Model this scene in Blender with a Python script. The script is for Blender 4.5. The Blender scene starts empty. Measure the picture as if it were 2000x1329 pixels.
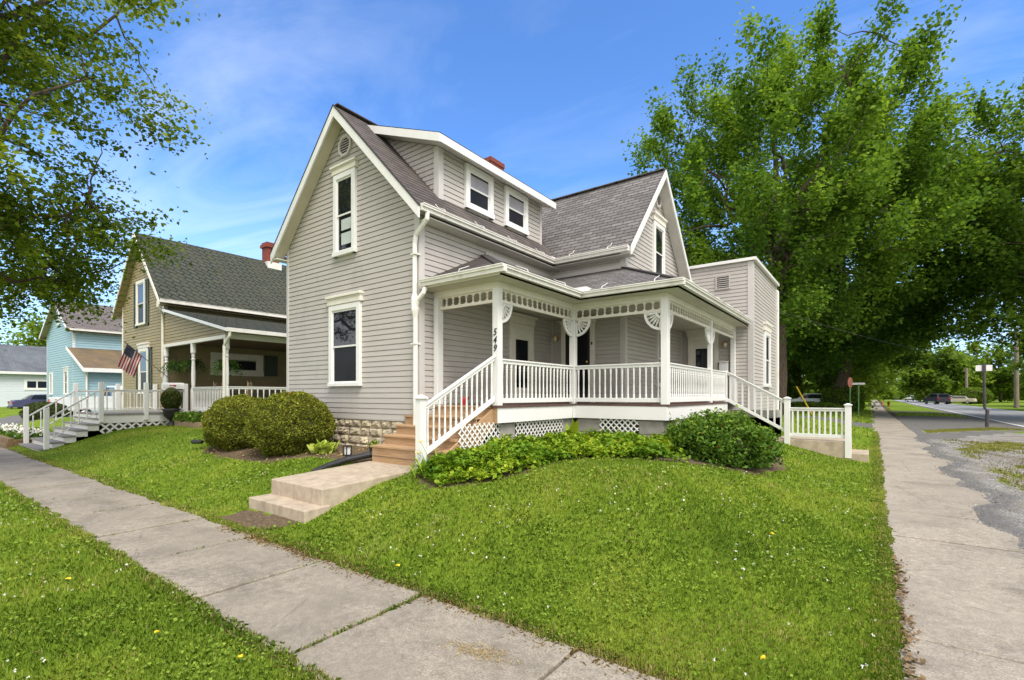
# ------------------------------------------------------------------ light settings
SKY_S, SUN_E, SUN_ANG, EXPO = .13, 2.3, 26, .86
SKY_TINT, HAZE_C, CLOUD_C = (.62, .93, 1.30), (4.0, 5.4, 6.8), (5.8, 6.2, 6.8)
FILL_SKY_A, FILL_SKY_B = (5.2, 5.05, 4.9), (8.6, 8.35, 8.1)
import bpy, math, random
import numpy as np
from math import radians, sin, cos, pi, sqrt, atan2
from mathutils import Vector, Matrix
random.seed(7)
SC = bpy.context.scene
COL = SC.collection
ORG = {}          # world origin of every built object
F_PX, XV, YH, CAM_H = 952.0, 1705.0, 773.0, 1.69
YAW = math.atan((XV - 1000) / F_PX)
CA, SA = cos(YAW), sin(YAW)

# ------------------------------------------------------------------ materials
MATS = {}
def nodemat(name):
    m = bpy.data.materials.new(name); m.use_nodes = True
    nt = m.node_tree; b = nt.nodes['Principled BSDF']
    MATS[name] = m
    return m, nt, b
def nn(nt, t, **kw):
    n = nt.nodes.new(t)
    for k, v in kw.items(): setattr(n, k, v)
    return n
def ramp(nt, src, stops):
    r = nn(nt, 'ShaderNodeValToRGB')
    while len(r.color_ramp.elements) > 1: r.color_ramp.elements.remove(r.color_ramp.elements[-1])
    for i, (p, c) in enumerate(stops):
        e = r.color_ramp.elements[0] if i == 0 else r.color_ramp.elements.new(p)
        e.position = p; e.color = (c[0], c[1], c[2], 1)
    nt.links.new(src, r.inputs[0])
    return r.outputs[0]
def mixc(nt, fac, a, b, mode='MIX'):
    m = nn(nt, 'ShaderNodeMix', data_type='RGBA', blend_type=mode)
    for i, v in ((0, fac), (6, a), (7, b)):
        if hasattr(v, 'links'): nt.links.new(v, m.inputs[i])
        elif isinstance(v, (int, float)): m.inputs[i].default_value = v
        else: m.inputs[i].default_value = (v[0], v[1], v[2], 1)
    return m.outputs[2]
def noise(nt, vec, scale, detail=4, rough=.55, dist=0):
    n = nn(nt, 'ShaderNodeTexNoise'); n.inputs['Scale'].default_value = scale
    n.inputs['Detail'].default_value = detail; n.inputs['Roughness'].default_value = rough
    n.inputs['Distortion'].default_value = dist
    if vec is not None: nt.links.new(vec, n.inputs['Vector'])
    return n.outputs['Fac']
def mapping(nt, src, scale=(1, 1, 1), rot=(0, 0, 0)):
    m = nn(nt, 'ShaderNodeMapping'); m.inputs['Scale'].default_value = scale; m.inputs['Rotation'].default_value = rot
    nt.links.new(src, m.inputs['Vector']); return m.outputs[0]
def math_(nt, op, a, b=None, clamp=False):
    m = nn(nt, 'ShaderNodeMath', operation=op, use_clamp=clamp)
    for i, v in enumerate((a, b)):
        if v is None: continue
        if hasattr(v, 'links'): nt.links.new(v, m.inputs[i])
        else: m.inputs[i].default_value = v
    return m.outputs[0]
def geo_pos(nt): return nn(nt, 'ShaderNodeNewGeometry').outputs['Position']
def bump(nt, b, h, strength=.3, dist=.01):
    n = nn(nt, 'ShaderNodeBump'); n.inputs['Strength'].default_value = strength; n.inputs['Distance'].default_value = dist
    nt.links.new(h, n.inputs['Height']); nt.links.new(n.outputs[0], b.inputs['Normal'])
def simple(name, col, rough=.5, var=.08, scale=3.0, bscale=0, bstr=.2, metallic=0, spec=.5, stretch=(1, 1, 1), dirt=None):
    m, nt, b = nodemat(name)
    pos = mapping(nt, geo_pos(nt), stretch)
    f = noise(nt, pos, scale, 5, .6)
    lo = [max(0, c * (1 - var * 1.6)) for c in col]; hi = [min(1, c * (1 + var * 1.3)) for c in col]
    c = ramp(nt, f, [(.3, lo), (.7, hi)])
    if dirt:
        f2 = noise(nt, mapping(nt, geo_pos(nt), (1.3, 1.3, .5)), dirt[1], 6, .65)
        k = ramp(nt, f2, [(dirt[2], (0, 0, 0)), (dirt[3], (1, 1, 1))])
        c = mixc(nt, k, c, dirt[0])
    nt.links.new(c, b.inputs['Base Color'])
    b.inputs['Roughness'].default_value = rough; b.inputs['Metallic'].default_value = metallic
    b.inputs['Specular IOR Level'].default_value = spec
    if bscale:
        bump(nt, b, noise(nt, pos, bscale, 4, .6), bstr, .01)
    return m
simple('siding', (.445, .418, .398), .5, .035, 1.5, 60, .06, stretch=(1, 1, 6), dirt=((.32, .305, .29), 1.2, .55, .85))
simple('siding_trim', (.52, .50, .49), .45, .03, 2)
simple('vinyl_white', (.74, .74, .735), .35, .02, 2, dirt=((.62, .61, .58), 2.5, .55, .9))
simple('cream_trim', (.72, .69, .62), .45, .04, 3)
simple('gutter_white', (.74, .725, .69), .35, .05, 4, stretch=(1, 1, .3), dirt=((.52, .48, .42), 3, .5, .8))
simple('soffit', (.60, .555, .44), .55, .05, 3)
simple('soffit_white', (.62, .60, .56), .55, .05, 3)
simple('porch_ceiling', (.55, .53, .47), .55, .05, 3)
simple('deck_brown', (.10, .055, .045), .6, .15, 6)
simple('concrete_new', (.42, .345, .265), .85, .12, 9, 70, .5, dirt=((.27, .225, .165), 3.5, .48, .72))
simple('concrete_side', (.43, .33, .25), .9, .16, 9, 60, .5)
simple('concrete_pier', (.30, .285, .26), .9, .12, 7, 50, .5)
simple('stone', (.47, .40, .29), .9, .35, 5, 30, .8, dirt=((.27, .22, .15), 6, .55, .8))
simple('mortar', (.34, .30, .23), .95, .15, 20)
simple('brick_red', (.20, .045, .03), .85, .3, 25, 40, .4)
simple('door_dark', (.012, .01, .016), .35, .1, 3)
simple('door_white', (.70, .68, .62), .4, .04, 3)
simple('brass', (.75, .48, .16), .3, .15, 6, metallic=.9)
simple('black_plastic', (.02, .021, .025), .45, .15, 6)
simple('iron', (.02, .02, .022), .55, .2, 10)
simple('black_number', (.012, .012, .02), .4, .1, 5)
simple('red_paint', (.45, .012, .02), .4, .1, 6)
simple('yellow_guard', (.55, .38, .02), .5, .1, 6)
simple('white_metal', (.72, .73, .75), .35, .04, 3)
simple('tan_siding', (.30, .245, .13), .6, .08, 2, stretch=(1, 1, 5), dirt=((.22, .17, .085), 1.5, .5, .85))
simple('tan_soffit', (.33, .28, .16), .6, .06, 2)
simple('tan_porch_shade', (.13, .085, .045), .7, .1, 2)  # darker copy of the tan siding, the porch's shade put into its colour
simple('green_shutter', (.035, .055, .04), .5, .1, 5)
simple('blue_siding', (.30, .465, .545), .55, .06, 2, stretch=(1, 1, 5))
simple('garage_siding', (.58, .63, .68), .6, .05, 2, stretch=(1, 1, 8))
simple('gray_deck', (.25, .235, .22), .8, .12, 8)
simple('bark', (.085, .062, .045), .95, .35, 12, 25, 1.0, stretch=(1, 1, .25))
simple('pole_wood', (.23, .19, .15), .9, .2, 14, 30, .6, stretch=(1, 1, .1))
simple('timber', (.20, .13, .065), .9, .25, 8, 30, .5)
simple('sign_dark', (.055, .045, .05), .6, .2, 9)
simple('sign_white', (.75, .72, .74), .5, .04, 4)
simple('sign_red', (.62, .22, .15), .5, .1, 4)
simple('sign_green', (.12, .30, .10), .5, .1, 5)
simple('car_white', (.70, .74, .74), .25, .02, 2)
simple('car_blue', (.06, .06, .14), .25, .05, 2)
simple('car_dark', (.045, .04, .06), .25, .1, 2)
simple('car_beige', (.55, .48, .38), .3, .05, 2)
simple('tyre', (.015, .015, .016), .8, .1, 5)
simple('tail_red', (.42, .008, .015), .2, .05, 5)
simple('chrome', (.6, .6, .62), .2, .05, 5, metallic=.9)
simple('terracotta', (.28, .20, .13), .85, .15, 8)
simple('petal_white', (.75, .72, .66), .7, .05, 8)
simple('petal_yellow', (.85, .66, .03), .6, .1, 8)
simple('wicker', (.30, .22, .13), .7, .15, 20)
simple('litter_brown', (.17, .11, .05), .9, .3, 20)
def wood():
    m, nt, b = nodemat('stair_wood')
    p = mapping(nt, geo_pos(nt), (1.2, 14, 14))
    f = noise(nt, p, 3.2, 8, .65, .6)
    c = ramp(nt, f, [(.25, (.22, .125, .06)), (.5, (.38, .235, .125)), (.75, (.50, .34, .20))])
    f2 = noise(nt, geo_pos(nt), 2.0, 3)
    c = mixc(nt, ramp(nt, f2, [(.45, (0, 0, 0)), (.8, (.55, .55, .55))]), c, (.40, .31, .22))
    nt.links.new(c, b.inputs['Base Color']); b.inputs['Roughness'].default_value = .75
    bump(nt, b, f, .25, .004)
wood()
def glass(name, col, spec=.8, rough=.03):
    m, nt, b = nodemat(name)
    f = noise(nt, geo_pos(nt), 1.3, 2)
    nt.links.new(ramp(nt, f, [(.3, [c * .6 for c in col]), (.7, [c * 1.5 for c in col])]), b.inputs['Base Color'])
    b.inputs['Roughness'].default_value = rough; b.inputs['Specular IOR Level'].default_value = spec
    b.inputs['IOR'].default_value = 1.5
    n2 = noise(nt, geo_pos(nt), 1.1, 1); bump(nt, b, n2, .05, .05)
glass('glass_pane', (.010, .011, .015), .7)
glass('glass_screen', (.014, .014, .018), .12, .3)
glass('glass_car', (.01, .012, .016), .8)
glass('lamp_glass', (.5, .42, .28), .8, .1)
simple('pale_sheet', (.30, .285, .31), .25, .12, 2)  # pale glossy sheet over the upper dormer panes
simple('curtain', (.45, .50, .48), .5, .08, 3)
def shingles(name, cols, bw, bh, stain, stainamt=.5, diamond=False):
    m, nt, b = nodemat(name)
    uv = nn(nt, 'ShaderNodeUVMap').outputs[0]
    br = nn(nt, 'ShaderNodeTexBrick'); br.inputs['Scale'].default_value = 1
    br.inputs['Brick Width'].default_value = bw; br.inputs['Row Height'].default_value = bh
    br.inputs['Mortar Size'].default_value = .012 if not diamond else .03
    br.inputs['Mortar Smooth'].default_value = .3; br.inputs['Bias'].default_value = 0
    br.inputs['Color1'].default_value = (*cols[0], 1); br.inputs['Color2'].default_value = (*cols[1], 1)
    br.inputs['Mortar'].default_value = (*cols[2], 1)
    if diamond: uv2 = mapping(nt, uv, (1, 1, 1), (0, 0, radians(38)))
    else: uv2 = uv
    nt.links.new(uv2, br.inputs['Vector'])
    g = noise(nt, uv, 55, 3, .7)
    c = mixc(nt, .55, br.outputs['Color'], ramp(nt, g, [(.3, (.35, .35, .35)), (.7, (1.0, 1.0, 1.0))]), 'MULTIPLY')
    s = noise(nt, mapping(nt, uv, (.9, .35, 1)), 1.3, 6, .65, .4)
    c = mixc(nt, math_(nt, 'MULTIPLY', ramp(nt, s, [(.42, (0, 0, 0)), (.72, (1, 1, 1))]), stainamt), c, stain)
    nt.links.new(c, b.inputs['Base Color']); b.inputs['Roughness'].default_value = .93
    bump(nt, b, math_(nt, 'ADD', br.outputs['Fac'], math_(nt, 'MULTIPLY', g, -.6)), -.5, .012)
shingles('shingle_grey', ((.25, .235, .23), (.145, .134, .132), (.05, .045, .045)), .30, .14, (.08, .07, .07), .75)
shingles('shingle_dark', ((.105, .088, .087), (.070, .060, .060), (.03, .026, .027)), .30, .14, (.20, .165, .145), .5)
shingles('shingle_green', ((.072, .082, .060), (.052, .062, .045), (.014, .016, .014)), .34, .21, (.075, .068, .045), .5, True)
shingles('shingle_plain', ((.20, .17, .165), (.14, .12, .12), (.06, .05, .05)), .5, .2, (.10, .085, .08), .5)
shingles('shingle_moss', ((.21, .15, .085), (.16, .115, .075), (.06, .05, .04)), .4, .18, (.26, .17, .06), .5)
shingles('shingle_blue', ((.15, .165, .19), (.11, .12, .14), (.05, .055, .06)), .5, .2, (.18, .2, .22), .5)
def walk(name, base, dark):
    m, nt, b = nodemat(name)
    p = geo_pos(nt)
    f = noise(nt, p, 1.1, 7, .62)
    c = ramp(nt, f, [(.30, [v * .58 for v in base]), (.5, base), (.70, [v * 1.22 for v in base])])
    g = noise(nt, p, 75, 4, .75); g2 = noise(nt, mapping(nt, p, (1, 1, 1)), 16, 5, .7)
    c = mixc(nt, .85, c, ramp(nt, g, [(.32, (.45, .44, .42)), (.66, (1.22, 1.22, 1.22))]), 'MULTIPLY')
    c = mixc(nt, .7, c, ramp(nt, g2, [(.32, (.62, .61, .58)), (.66, (1.15, 1.15, 1.15))]), 'MULTIPLY')
    s = noise(nt, p, .55, 5, .7, .5)
    c = mixc(nt, ramp(nt, s, [(.48, (0, 0, 0)), (.66, (.8, .8, .8))]), c, dark)
    v = nn(nt, 'ShaderNodeTexVoronoi', feature='DISTANCE_TO_EDGE'); v.inputs['Scale'].default_value = .55
    nt.links.new(mapping(nt, p, (1, 1, 1)), v.inputs['Vector'])
    w = noise(nt, p, 3, 4)
    cr = math_(nt, 'ADD', v.outputs['Distance'], math_(nt, 'MULTIPLY', math_(nt, 'SUBTRACT', w, .5), .06))
    k = math_(nt, 'MULTIPLY', math_(nt, 'LESS_THAN', math_(nt, 'ABSOLUTE', cr), .0022), .5)
    c = mixc(nt, k, c, (.10, .09, .075))
    nt.links.new(c, b.inputs['Base Color']); b.inputs['Roughness'].default_value = .92
    bump(nt, b, math_(nt, 'ADD', g, math_(nt, 'MULTIPLY', f, 1.5)), .35, .008)
walk('walk_concrete', (.315, .278, .228), (.205, .18, .145))
walk('walk_side', (.35, .31, .258), (.25, .22, .18))
def asphalt():
    m, nt, b = nodemat('road_asphalt')
    p = geo_pos(nt)
    f = noise(nt, mapping(nt, p, (1, .12, 1)), .7, 5)
    g = noise(nt, p, 90, 2, .7)
    c = ramp(nt, f, [(.3, (.20, .20, .205)), (.7, (.29, .29, .29))])
    c = mixc(nt, .5, c, ramp(nt, g, [(.3, (.6, .6, .6)), (.7, (1.1, 1.1, 1.1))]), 'MULTIPLY')
    nt.links.new(c, b.inputs['Base Color']); b.inputs['Roughness'].default_value = .9
    bump(nt, b, g, .3, .005)
asphalt()
simple('road_line', (.72, .72, .70), .7, .1, 3)
def ground_mat():
    m, nt, b = nodemat('ground')
    p = geo_pos(nt)
    at = nn(nt, 'ShaderNodeAttribute', attribute_name='mask')
    sep = nn(nt, 'ShaderNodeSeparateColor'); nt.links.new(at.outputs['Color'], sep.inputs[0])
    f = noise(nt, p, .9, 6, .65); f2 = noise(nt, p, 22, 5, .7); f3 = noise(nt, p, 3.5, 5, .6)
    gr = ramp(nt, f, [(.3, (.10, .17, .016)), (.5, (.16, .24, .022)), (.72, (.25, .30, .04))])
    gr = mixc(nt, .8, gr, ramp(nt, f2, [(.3, (.45, .45, .4)), (.7, (1.25, 1.25, 1.1))]), 'MULTIPLY')
    gr = mixc(nt, ramp(nt, f3, [(.6, (0, 0, 0)), (.85, (.4, .4, .4))]), gr, (.20, .17, .05))
    di = ramp(nt, f2, [(.3, (.07, .052, .035)), (.6, (.155, .115, .075)), (.8, (.27, .205, .135))])
    g4 = noise(nt, p, 60, 3, .7)
    ga = ramp(nt, g4, [(.32, (.09, .085, .08)), (.5, (.27, .26, .245)), (.66, (.52, .51, .49))])
    ga = mixc(nt, .8, ga, ramp(nt, f3, [(.3, (.45, .42, .39)), (.68, (1.15, 1.15, 1.15))]), 'MULTIPLY')
    ga = mixc(nt, ramp(nt, f, [(.50, (0, 0, 0)), (.68, (.65, .65, .65))]), ga, (.16, .125, .085))
    asn = noise(nt, p, 70, 3, .7)
    a_ = ramp(nt, asn, [(.3, (.10, .097, .095)), (.7, (.22, .215, .21))])
    a_ = mixc(nt, .6, a_, ramp(nt, f3, [(.3, (.6, .6, .6)), (.7, (1.15, 1.15, 1.15))]), 'MULTIPLY')
    def thr(ch, amt=.6):
        v = math_(nt, 'ADD', ch, math_(nt, 'MULTIPLY', math_(nt, 'SUBTRACT', f2, .5), amt))
        v = math_(nt, 'ADD', v, math_(nt, 'MULTIPLY', math_(nt, 'SUBTRACT', f3, .5), amt * .7))
        return ramp(nt, v, [(.42, (0, 0, 0)), (.58, (1, 1, 1))])
    c = mixc(nt, thr(sep.outputs[0]), gr, di)
    c = mixc(nt, thr(sep.outputs[1], .9), c, ga)
    c = mixc(nt, thr(sep.outputs[2], .85), c, a_)
    nt.links.new(c, b.inputs['Base Color']); b.inputs['Roughness'].default_value = 1
    b.inputs['Specular IOR Level'].default_value = .1
    bump(nt, b, math_(nt, 'ADD', f2, math_(nt, 'MULTIPLY', g4, .5)), .8, .03)
ground_mat()
def leafmat(name, lo, mid, hi, trans=.35, dead=None):
    m, nt, b = nodemat(name)
    at = nn(nt, 'ShaderNodeAttribute', attribute_name='rnd')
    c = ramp(nt, at.outputs['Fac'], [(0, lo), (.5, mid), (.93, hi)] + ([(.985, hi), (.99, dead)] if dead else []))
    out = nt.nodes['Material Output']
    nt.links.new(c, b.inputs['Base Color']); b.inputs['Roughness'].default_value = .6
    b.inputs['Specular IOR Level'].default_value = .15
    t = nn(nt, 'ShaderNodeBsdfTranslucent')
    nt.links.new(mixc(nt, 1, c, (1.25, 1.2, .55), 'MULTIPLY'), t.inputs['Color'])
    mx = nn(nt, 'ShaderNodeMixShader'); mx.inputs[0].default_value = trans
    nt.links.new(b.outputs[0], mx.inputs[1]); nt.links.new(t.outputs[0], mx.inputs[2])
    nt.links.new(mx.outputs[0], out.inputs['Surface'])
leafmat('leaf_maple', (.062, .130, .020), (.118, .222, .030), (.245, .375, .055), .5)
leafmat('leaf_near', (.055, .095, .012), (.15, .22, .024), (.30, .37, .05), .48)
leafmat('leaf_far', (.07, .13, .018), (.15, .24, .03), (.26, .35, .05), .48)
leafmat('leaf_yew', (.055, .070, .012), (.18, .205, .022), (.42, .43, .05), .2, (.22, .07, .02))
leafmat('leaf_shrub', (.030, .075, .012), (.085, .175, .020), (.20, .31, .04), .25, (.25, .09, .04))
leafmat('leaf_cover', (.065, .15, .010), (.16, .28, .018), (.36, .44, .035), .3)
leafmat('leaf_hosta', (.20, .28, .04), (.33, .42, .06), (.48, .55, .12), .3)
leafmat('leaf_fern', (.020, .05, .012), (.05, .11, .02), (.10, .18, .03), .3)
leafmat('leaf_topiary', (.025, .04, .01), (.05, .075, .015), (.10, .12, .02), .15)
leafmat('grass_blade', (.092, .175, .020), (.198, .300, .032), (.40, .445, .08), .35, (.50, .43, .20))
leafmat('grass_dry', (.18, .16, .05), (.26, .26, .06), (.36, .33, .10), .3)
leafmat('straw', (.30, .20, .08), (.38, .28, .12), (.48, .38, .18), .2)
leafmat('pebble', (.13, .115, .10), (.25, .235, .215), (.40, .385, .36), 0)
leafmat('clover_leaf', (.10, .18, .02), (.17, .265, .03), (.25, .34, .045), .25)

# ------------------------------------------------------------------ mesh helpers
V3 = Vector
class Fr:
    def __init__(s, O, U, N): s.O, s.U, s.N = V3(O), V3(U), V3(N)
    def p(s, u, n, z): return s.O + s.U * u + s.N * n + V3((0, 0, z))
def south(y): return Fr((0, y, 0), (1, 0, 0), (0, -1, 0))     # u = x, outward -y
def east(x): return Fr((x, 0, 0), (0, 1, 0), (1, 0, 0))       # u = y, outward +x
def west(x): return Fr((x, 0, 0), (0, 1, 0), (-1, 0, 0))
def north(y): return Fr((0, y, 0), (1, 0, 0), (0, 1, 0))
class MB:
    def __init__(s): s.v, s.f, s.uv = [], [], {}
    def face(s, pts, uv=None):
        i = len(s.v); s.v += [tuple(p) for p in pts]
        s.f.append(tuple(range(i, i + len(pts))))
        if uv: s.uv[len(s.f) - 1] = uv
        return s
    def hexa(s, c):   # 8 corners: bottom 4, top 4
        i = len(s.v); s.v += [tuple(p) for p in c]
        for q in ((0, 3, 2, 1), (4, 5, 6, 7), (0, 1, 5, 4), (1, 2, 6, 5), (2, 3, 7, 6), (3, 0, 4, 7)):
            s.f.append(tuple(i + k for k in q))
        return s
    def box(s, x0, x1, y0, y1, z0, z1):
        return s.hexa([(x0, y0, z0), (x1, y0, z0), (x1, y1, z0), (x0, y1, z0), (x0, y0, z1), (x1, y0, z1), (x1, y1, z1), (x0, y1, z1)])
    def cbox(s, c, sx, sy, sz): return s.box(c[0] - sx / 2, c[0] + sx / 2, c[1] - sy / 2, c[1] + sy / 2, c[2], c[2] + sz)
    def lbox(s, fr, u0, u1, n0, n1, z0, z1):
        P = fr.p
        return s.hexa([P(u0, n0, z0), P(u1, n0, z0), P(u1, n1, z0), P(u0, n1, z0), P(u0, n0, z1), P(u1, n0, z1), P(u1, n1, z1), P(u0, n1, z1)])
    def prism(s, pts, ex):
        pts = [V3(p) for p in pts]; ex = V3(ex); n = len(pts); i = len(s.v)
        s.v += [tuple(p) for p in pts] + [tuple(p + ex) for p in pts]
        s.f.append(tuple(range(i, i + n))); s.f.append(tuple(range(i + 2 * n - 1, i + n - 1, -1)))
        for k in range(n): s.f.append((i + k, i + n + k, i + n + (k + 1) % n, i + (k + 1) % n))
        return s
    def bar(s, A, B, w, h, side=None):   # bar A->B, top edge at A,B ; h down, w across
        A, B = V3(A), V3(B); d = (B - A)
        sd = V3(side) if side else V3((d.y, -d.x, 0))
        if sd.length < 1e-6: sd = V3((1, 0, 0))
        sd = sd.normalized() * (w / 2); dn = V3((0, 0, -h))
        return s.hexa([A - sd + dn, B - sd + dn, B + sd + dn, A + sd + dn, A - sd, B - sd, B + sd, A + sd])
    def tube(s, pts, r, n=8, cap=True):
        pts = [V3(p) for p in pts]; m = len(pts)
        rs = r if isinstance(r, (list, tuple)) else [r] * m
        i0 = len(s.v); px = None
        for k, p in enumerate(pts):
            d = (pts[min(k + 1, m - 1)] - pts[max(k - 1, 0)])
            d = d.normalized() if d.length > 1e-9 else V3((0, 0, 1))
            if px is None or abs(px.dot(d)) > .99: px = d.orthogonal()
            px = (px - d * px.dot(d)).normalized(); py = d.cross(px)
            for a in range(n):
                t = 2 * pi * a / n
                s.v.append(tuple(p + px * (cos(t) * rs[k]) + py * (sin(t) * rs[k])))
        for k in range(m - 1):
            for a in range(n):
                b = (a + 1) % n
                s.f.append((i0 + k * n + a, i0 + k * n + b, i0 + (k + 1) * n + b, i0 + (k + 1) * n + a))
        if cap:
            s.f.append(tuple(i0 + a for a in reversed(range(n)))); s.f.append(tuple(i0 + (m - 1) * n + a for a in range(n)))
        return s
    def lathe(s, c, prof, n=10):
        return s.tube([(c[0], c[1], c[2] + z) for r, z in prof], [max(r, 1e-4) for r, z in prof], n)
    def ellipsoid(s, c, r, nu=20, nv=12, f=None):
        i0 = len(s.v)
        for j in range(nv + 1):
            ph = pi * j / nv
            for i in range(nu):
                th = 2 * pi * i / nu; d = V3((sin(ph) * cos(th), sin(ph) * sin(th), cos(ph)))
                k = f(d) if f else 1
                s.v.append((c[0] + d.x * r[0] * k, c[1] + d.y * r[1] * k, c[2] + d.z * r[2] * k))
        for j in range(nv):
            for i in range(nu):
                a = i0 + j * nu + i; b = i0 + j * nu + (i + 1) % nu
                s.f.append((a, b, b + nu, a + nu))
        return s
    def lap(s, O, U, Vv, N, poly, course, lip=.014, gap=.12, z0=None, inset=.004):
        O, U, Vv, N = V3(O), V3(U), V3(Vv), V3(N)
        vs = [p[1] for p in poly]; lo, hi = min(vs), max(vs)
        z = lo if z0 is None else z0
        def P(u, v, o): return O + U * u + Vv * v + N * o
        def add(a, b, oa, ob):
            q = clip(clip(poly, a, True), b, False)
            if len(q) < 3: return
            den = max(b - a, 1e-6)
            s.face([P(u, v, oa + (ob - oa) * (v - a) / den) for u, v in q], [(u, v) for u, v in q])
        while z < hi - 1e-4:
            a, b = max(z, lo), min(z + course, hi)
            if b > lo + 1e-4:
                m = min(max(z + course * (1 - gap), lo), b)
                if m - a > 1e-4: add(a, m, lip, lip * .55)
                if gap and b - m > 1e-4: add(m, b, -inset, -inset)
                us = span(poly, a + 1e-5)
                if us:
                    s.face([P(us[0], a, lip), P(us[1], a, lip), P(us[1], a, -inset), P(us[0], a, -inset)], [(us[0], a), (us[1], a), (us[1], a), (us[0], a)])
                if gap:
                    us = span(poly, m)
                    if us: s.face([P(us[0], m, lip * .55), P(us[1], m, lip * .55), P(us[1], m, -inset), P(us[0], m, -inset)], [(us[0], a), (us[1], a), (us[1], a), (us[0], a)])
            z += course
        return s
    def wall(s, fr, poly, course=.1016, lip=.015, gap=.145, z0=None):
        return s.lap(fr.O, fr.U, (0, 0, 1), fr.N, poly, course, lip, gap, z0, .009)
    def build(s, name, mat, parent=None, org=None, smooth=False):
        L = V3(org) if org is not None else (ORG[parent.name] if parent is not None else V3((0, 0, 0)))
        me = bpy.data.meshes.new(name)
        me.from_pydata([(x - L.x, y - L.y, z - L.z) for x, y, z in s.v], [], s.f)
        if s.uv:
            ul = me.uv_layers.new(name='UVMap')
            for pi_, uv in s.uv.items():
                p = me.polygons[pi_]
                for k, li in enumerate(p.loop_indices): ul.data[li].uv = uv[k]
        me.materials.append(MATS[mat])
        if smooth: me.polygons.foreach_set('use_smooth', [True] * len(me.polygons))
        o = bpy.data.objects.new(name, me); COL.objects.link(o)
        if parent is not None:
            o.parent = parent; o.location = L - ORG[parent.name]
        else: o.location = L
        ORG[o.name] = L
        return o
def clip(poly, z, above):
    out = []; n = len(poly)
    for i in range(n):
        a, b = poly[i], poly[(i + 1) % n]
        ia = a[1] >= z if above else a[1] <= z; ib = b[1] >= z if above else b[1] <= z
        if ia: out.append(a)
        if ia != ib:
            t = (z - a[1]) / (b[1] - a[1]); out.append((a[0] + (b[0] - a[0]) * t, z))
    return out
def span(poly, z):
    us = []; n = len(poly)
    for i in range(n):
        a, b = poly[i], poly[(i + 1) % n]
        if (a[1] - z) * (b[1] - z) < 0:
            us.append(a[0] + (b[0] - a[0]) * (z - a[1]) / (b[1] - a[1]))
    return (min(us), max(us)) if len(us) >= 2 else None
def tag(o, label=None, cat=None, group=None, kind=None):
    if label: o['label'] = label
    if cat: o['category'] = cat
    if group: o['group'] = group
    if kind: o['kind'] = kind
    return o
def thing(name, label, cat, loc, group=None):
    o = bpy.data.objects.new(name, None); COL.objects.link(o); o.location = loc
    o.empty_display_size = .2; ORG[o.name] = V3(loc)
    return tag(o, label, cat, group)
def put(proto, parent, pos):          # copy of a part at a world position
    o = proto.copy(); COL.objects.link(o); o.parent = parent; o.location = V3(pos) - ORG[parent.name]
    ORG[o.name] = V3(pos); return o
def bevel(o, w=.008, seg=2):
    m = o.modifiers.new('b', 'BEVEL'); m.width = w; m.segments = seg; m.limit_method = 'ANGLE'; m.angle_limit = radians(40)
    return o
def roofplane(mb, eave_a, eave_b, top_b, top_a, course=.14, lip=.012):
    """lapped shingle surface on the planar polygon eave_a -> eave_b -> top_b (-> top_a)"""
    A, B = V3(eave_a), V3(eave_b); U = (B - A).normalized()
    pts = [A, B, V3(top_b)] + ([V3(top_a)] if top_a is not None else [])
    N = U.cross(pts[2] - A).normalized()
    if N.z < 0: N = -N
    Vv = N.cross(U)
    if Vv.z < 0: Vv = -Vv
    poly = [((p - A).dot(U), (p - A).dot(Vv)) for p in pts]
    mb.lap(A, U, Vv, N, poly, course, lip, 0, inset=.002)
def slab(mb, pts, t=.1):
    mb.prism(pts, (0, 0, -t))

# ------------------------------------------------------------------ fast leaf / blade clouds
def quads_obj(name, verts, nper, mat, parent=None, org=(0, 0, 0), rnd=None):
    """verts: (n, nper, 3) array -> n faces, per-face attribute rnd"""
    n = len(verts); L = V3(org)
    me = bpy.data.meshes.new(name)
    co = (verts.reshape(-1, 3) - np.array(L)).astype(np.float32)
    me.vertices.add(n * nper); me.vertices.foreach_set('co', co.ravel())
    me.loops.add(n * nper); me.loops.foreach_set('vertex_index', np.arange(n * nper, dtype=np.int32))
    me.polygons.add(n); me.polygons.foreach_set('loop_start', np.arange(0, n * nper, nper, dtype=np.int32))
    me.polygons.foreach_set('loop_total', np.full(n, nper, dtype=np.int32))
    me.update(calc_edges=True)
    a = me.attributes.new('rnd', 'FLOAT', 'FACE')
    a.data.foreach_set('value', (rnd if rnd is not None else np.random.rand(n)).astype(np.float32))
    me.materials.append(MATS[mat])
    o = bpy.data.objects.new(name, me); COL.objects.link(o)
    if parent is not None: o.parent = parent; o.location = L - ORG[parent.name]
    else: o.location = L
    ORG[o.name] = L
    return o
def unit(a): return a / np.maximum(np.linalg.norm(a, axis=-1, keepdims=True), 1e-9)
def leaves(rng, pos, size, up=.5, aspect=.75, fold=.15, droop=0., tang=None):
    """diamond leaves at pos (n,3); returns (n,4,3)"""
    n = len(pos)
    nrm = unit(rng.normal(size=(n, 3)) + np.array([0, 0, up * 2]))
    t = rng.normal(size=(n, 3)) + np.array([0, 0, -droop * 2])
    if tang is not None: t = t * .6 + tang
    t = unit(t - nrm * (t * nrm).sum(1, keepdims=True)); b = np.cross(nrm, t)
    s = (size * rng.uniform(.45, 1.45, n))[:, None]
    q = np.stack([pos - t * s * .5, pos + b * s * aspect * .5 + nrm * s * fold - t * s * .08,
                  pos + t * s * .5, pos - b * s * aspect * .5 + nrm * s * fold - t * s * .08], 1)
    return q
def in_view(x, y, m=250):
    d = -x * SA + y * CA; r = x * CA + y * SA
    px = 1000 + F_PX * r / np.maximum(d, .05)
    return (d > .3) & (px > -m) & (px < 2000 + m), d

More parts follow.
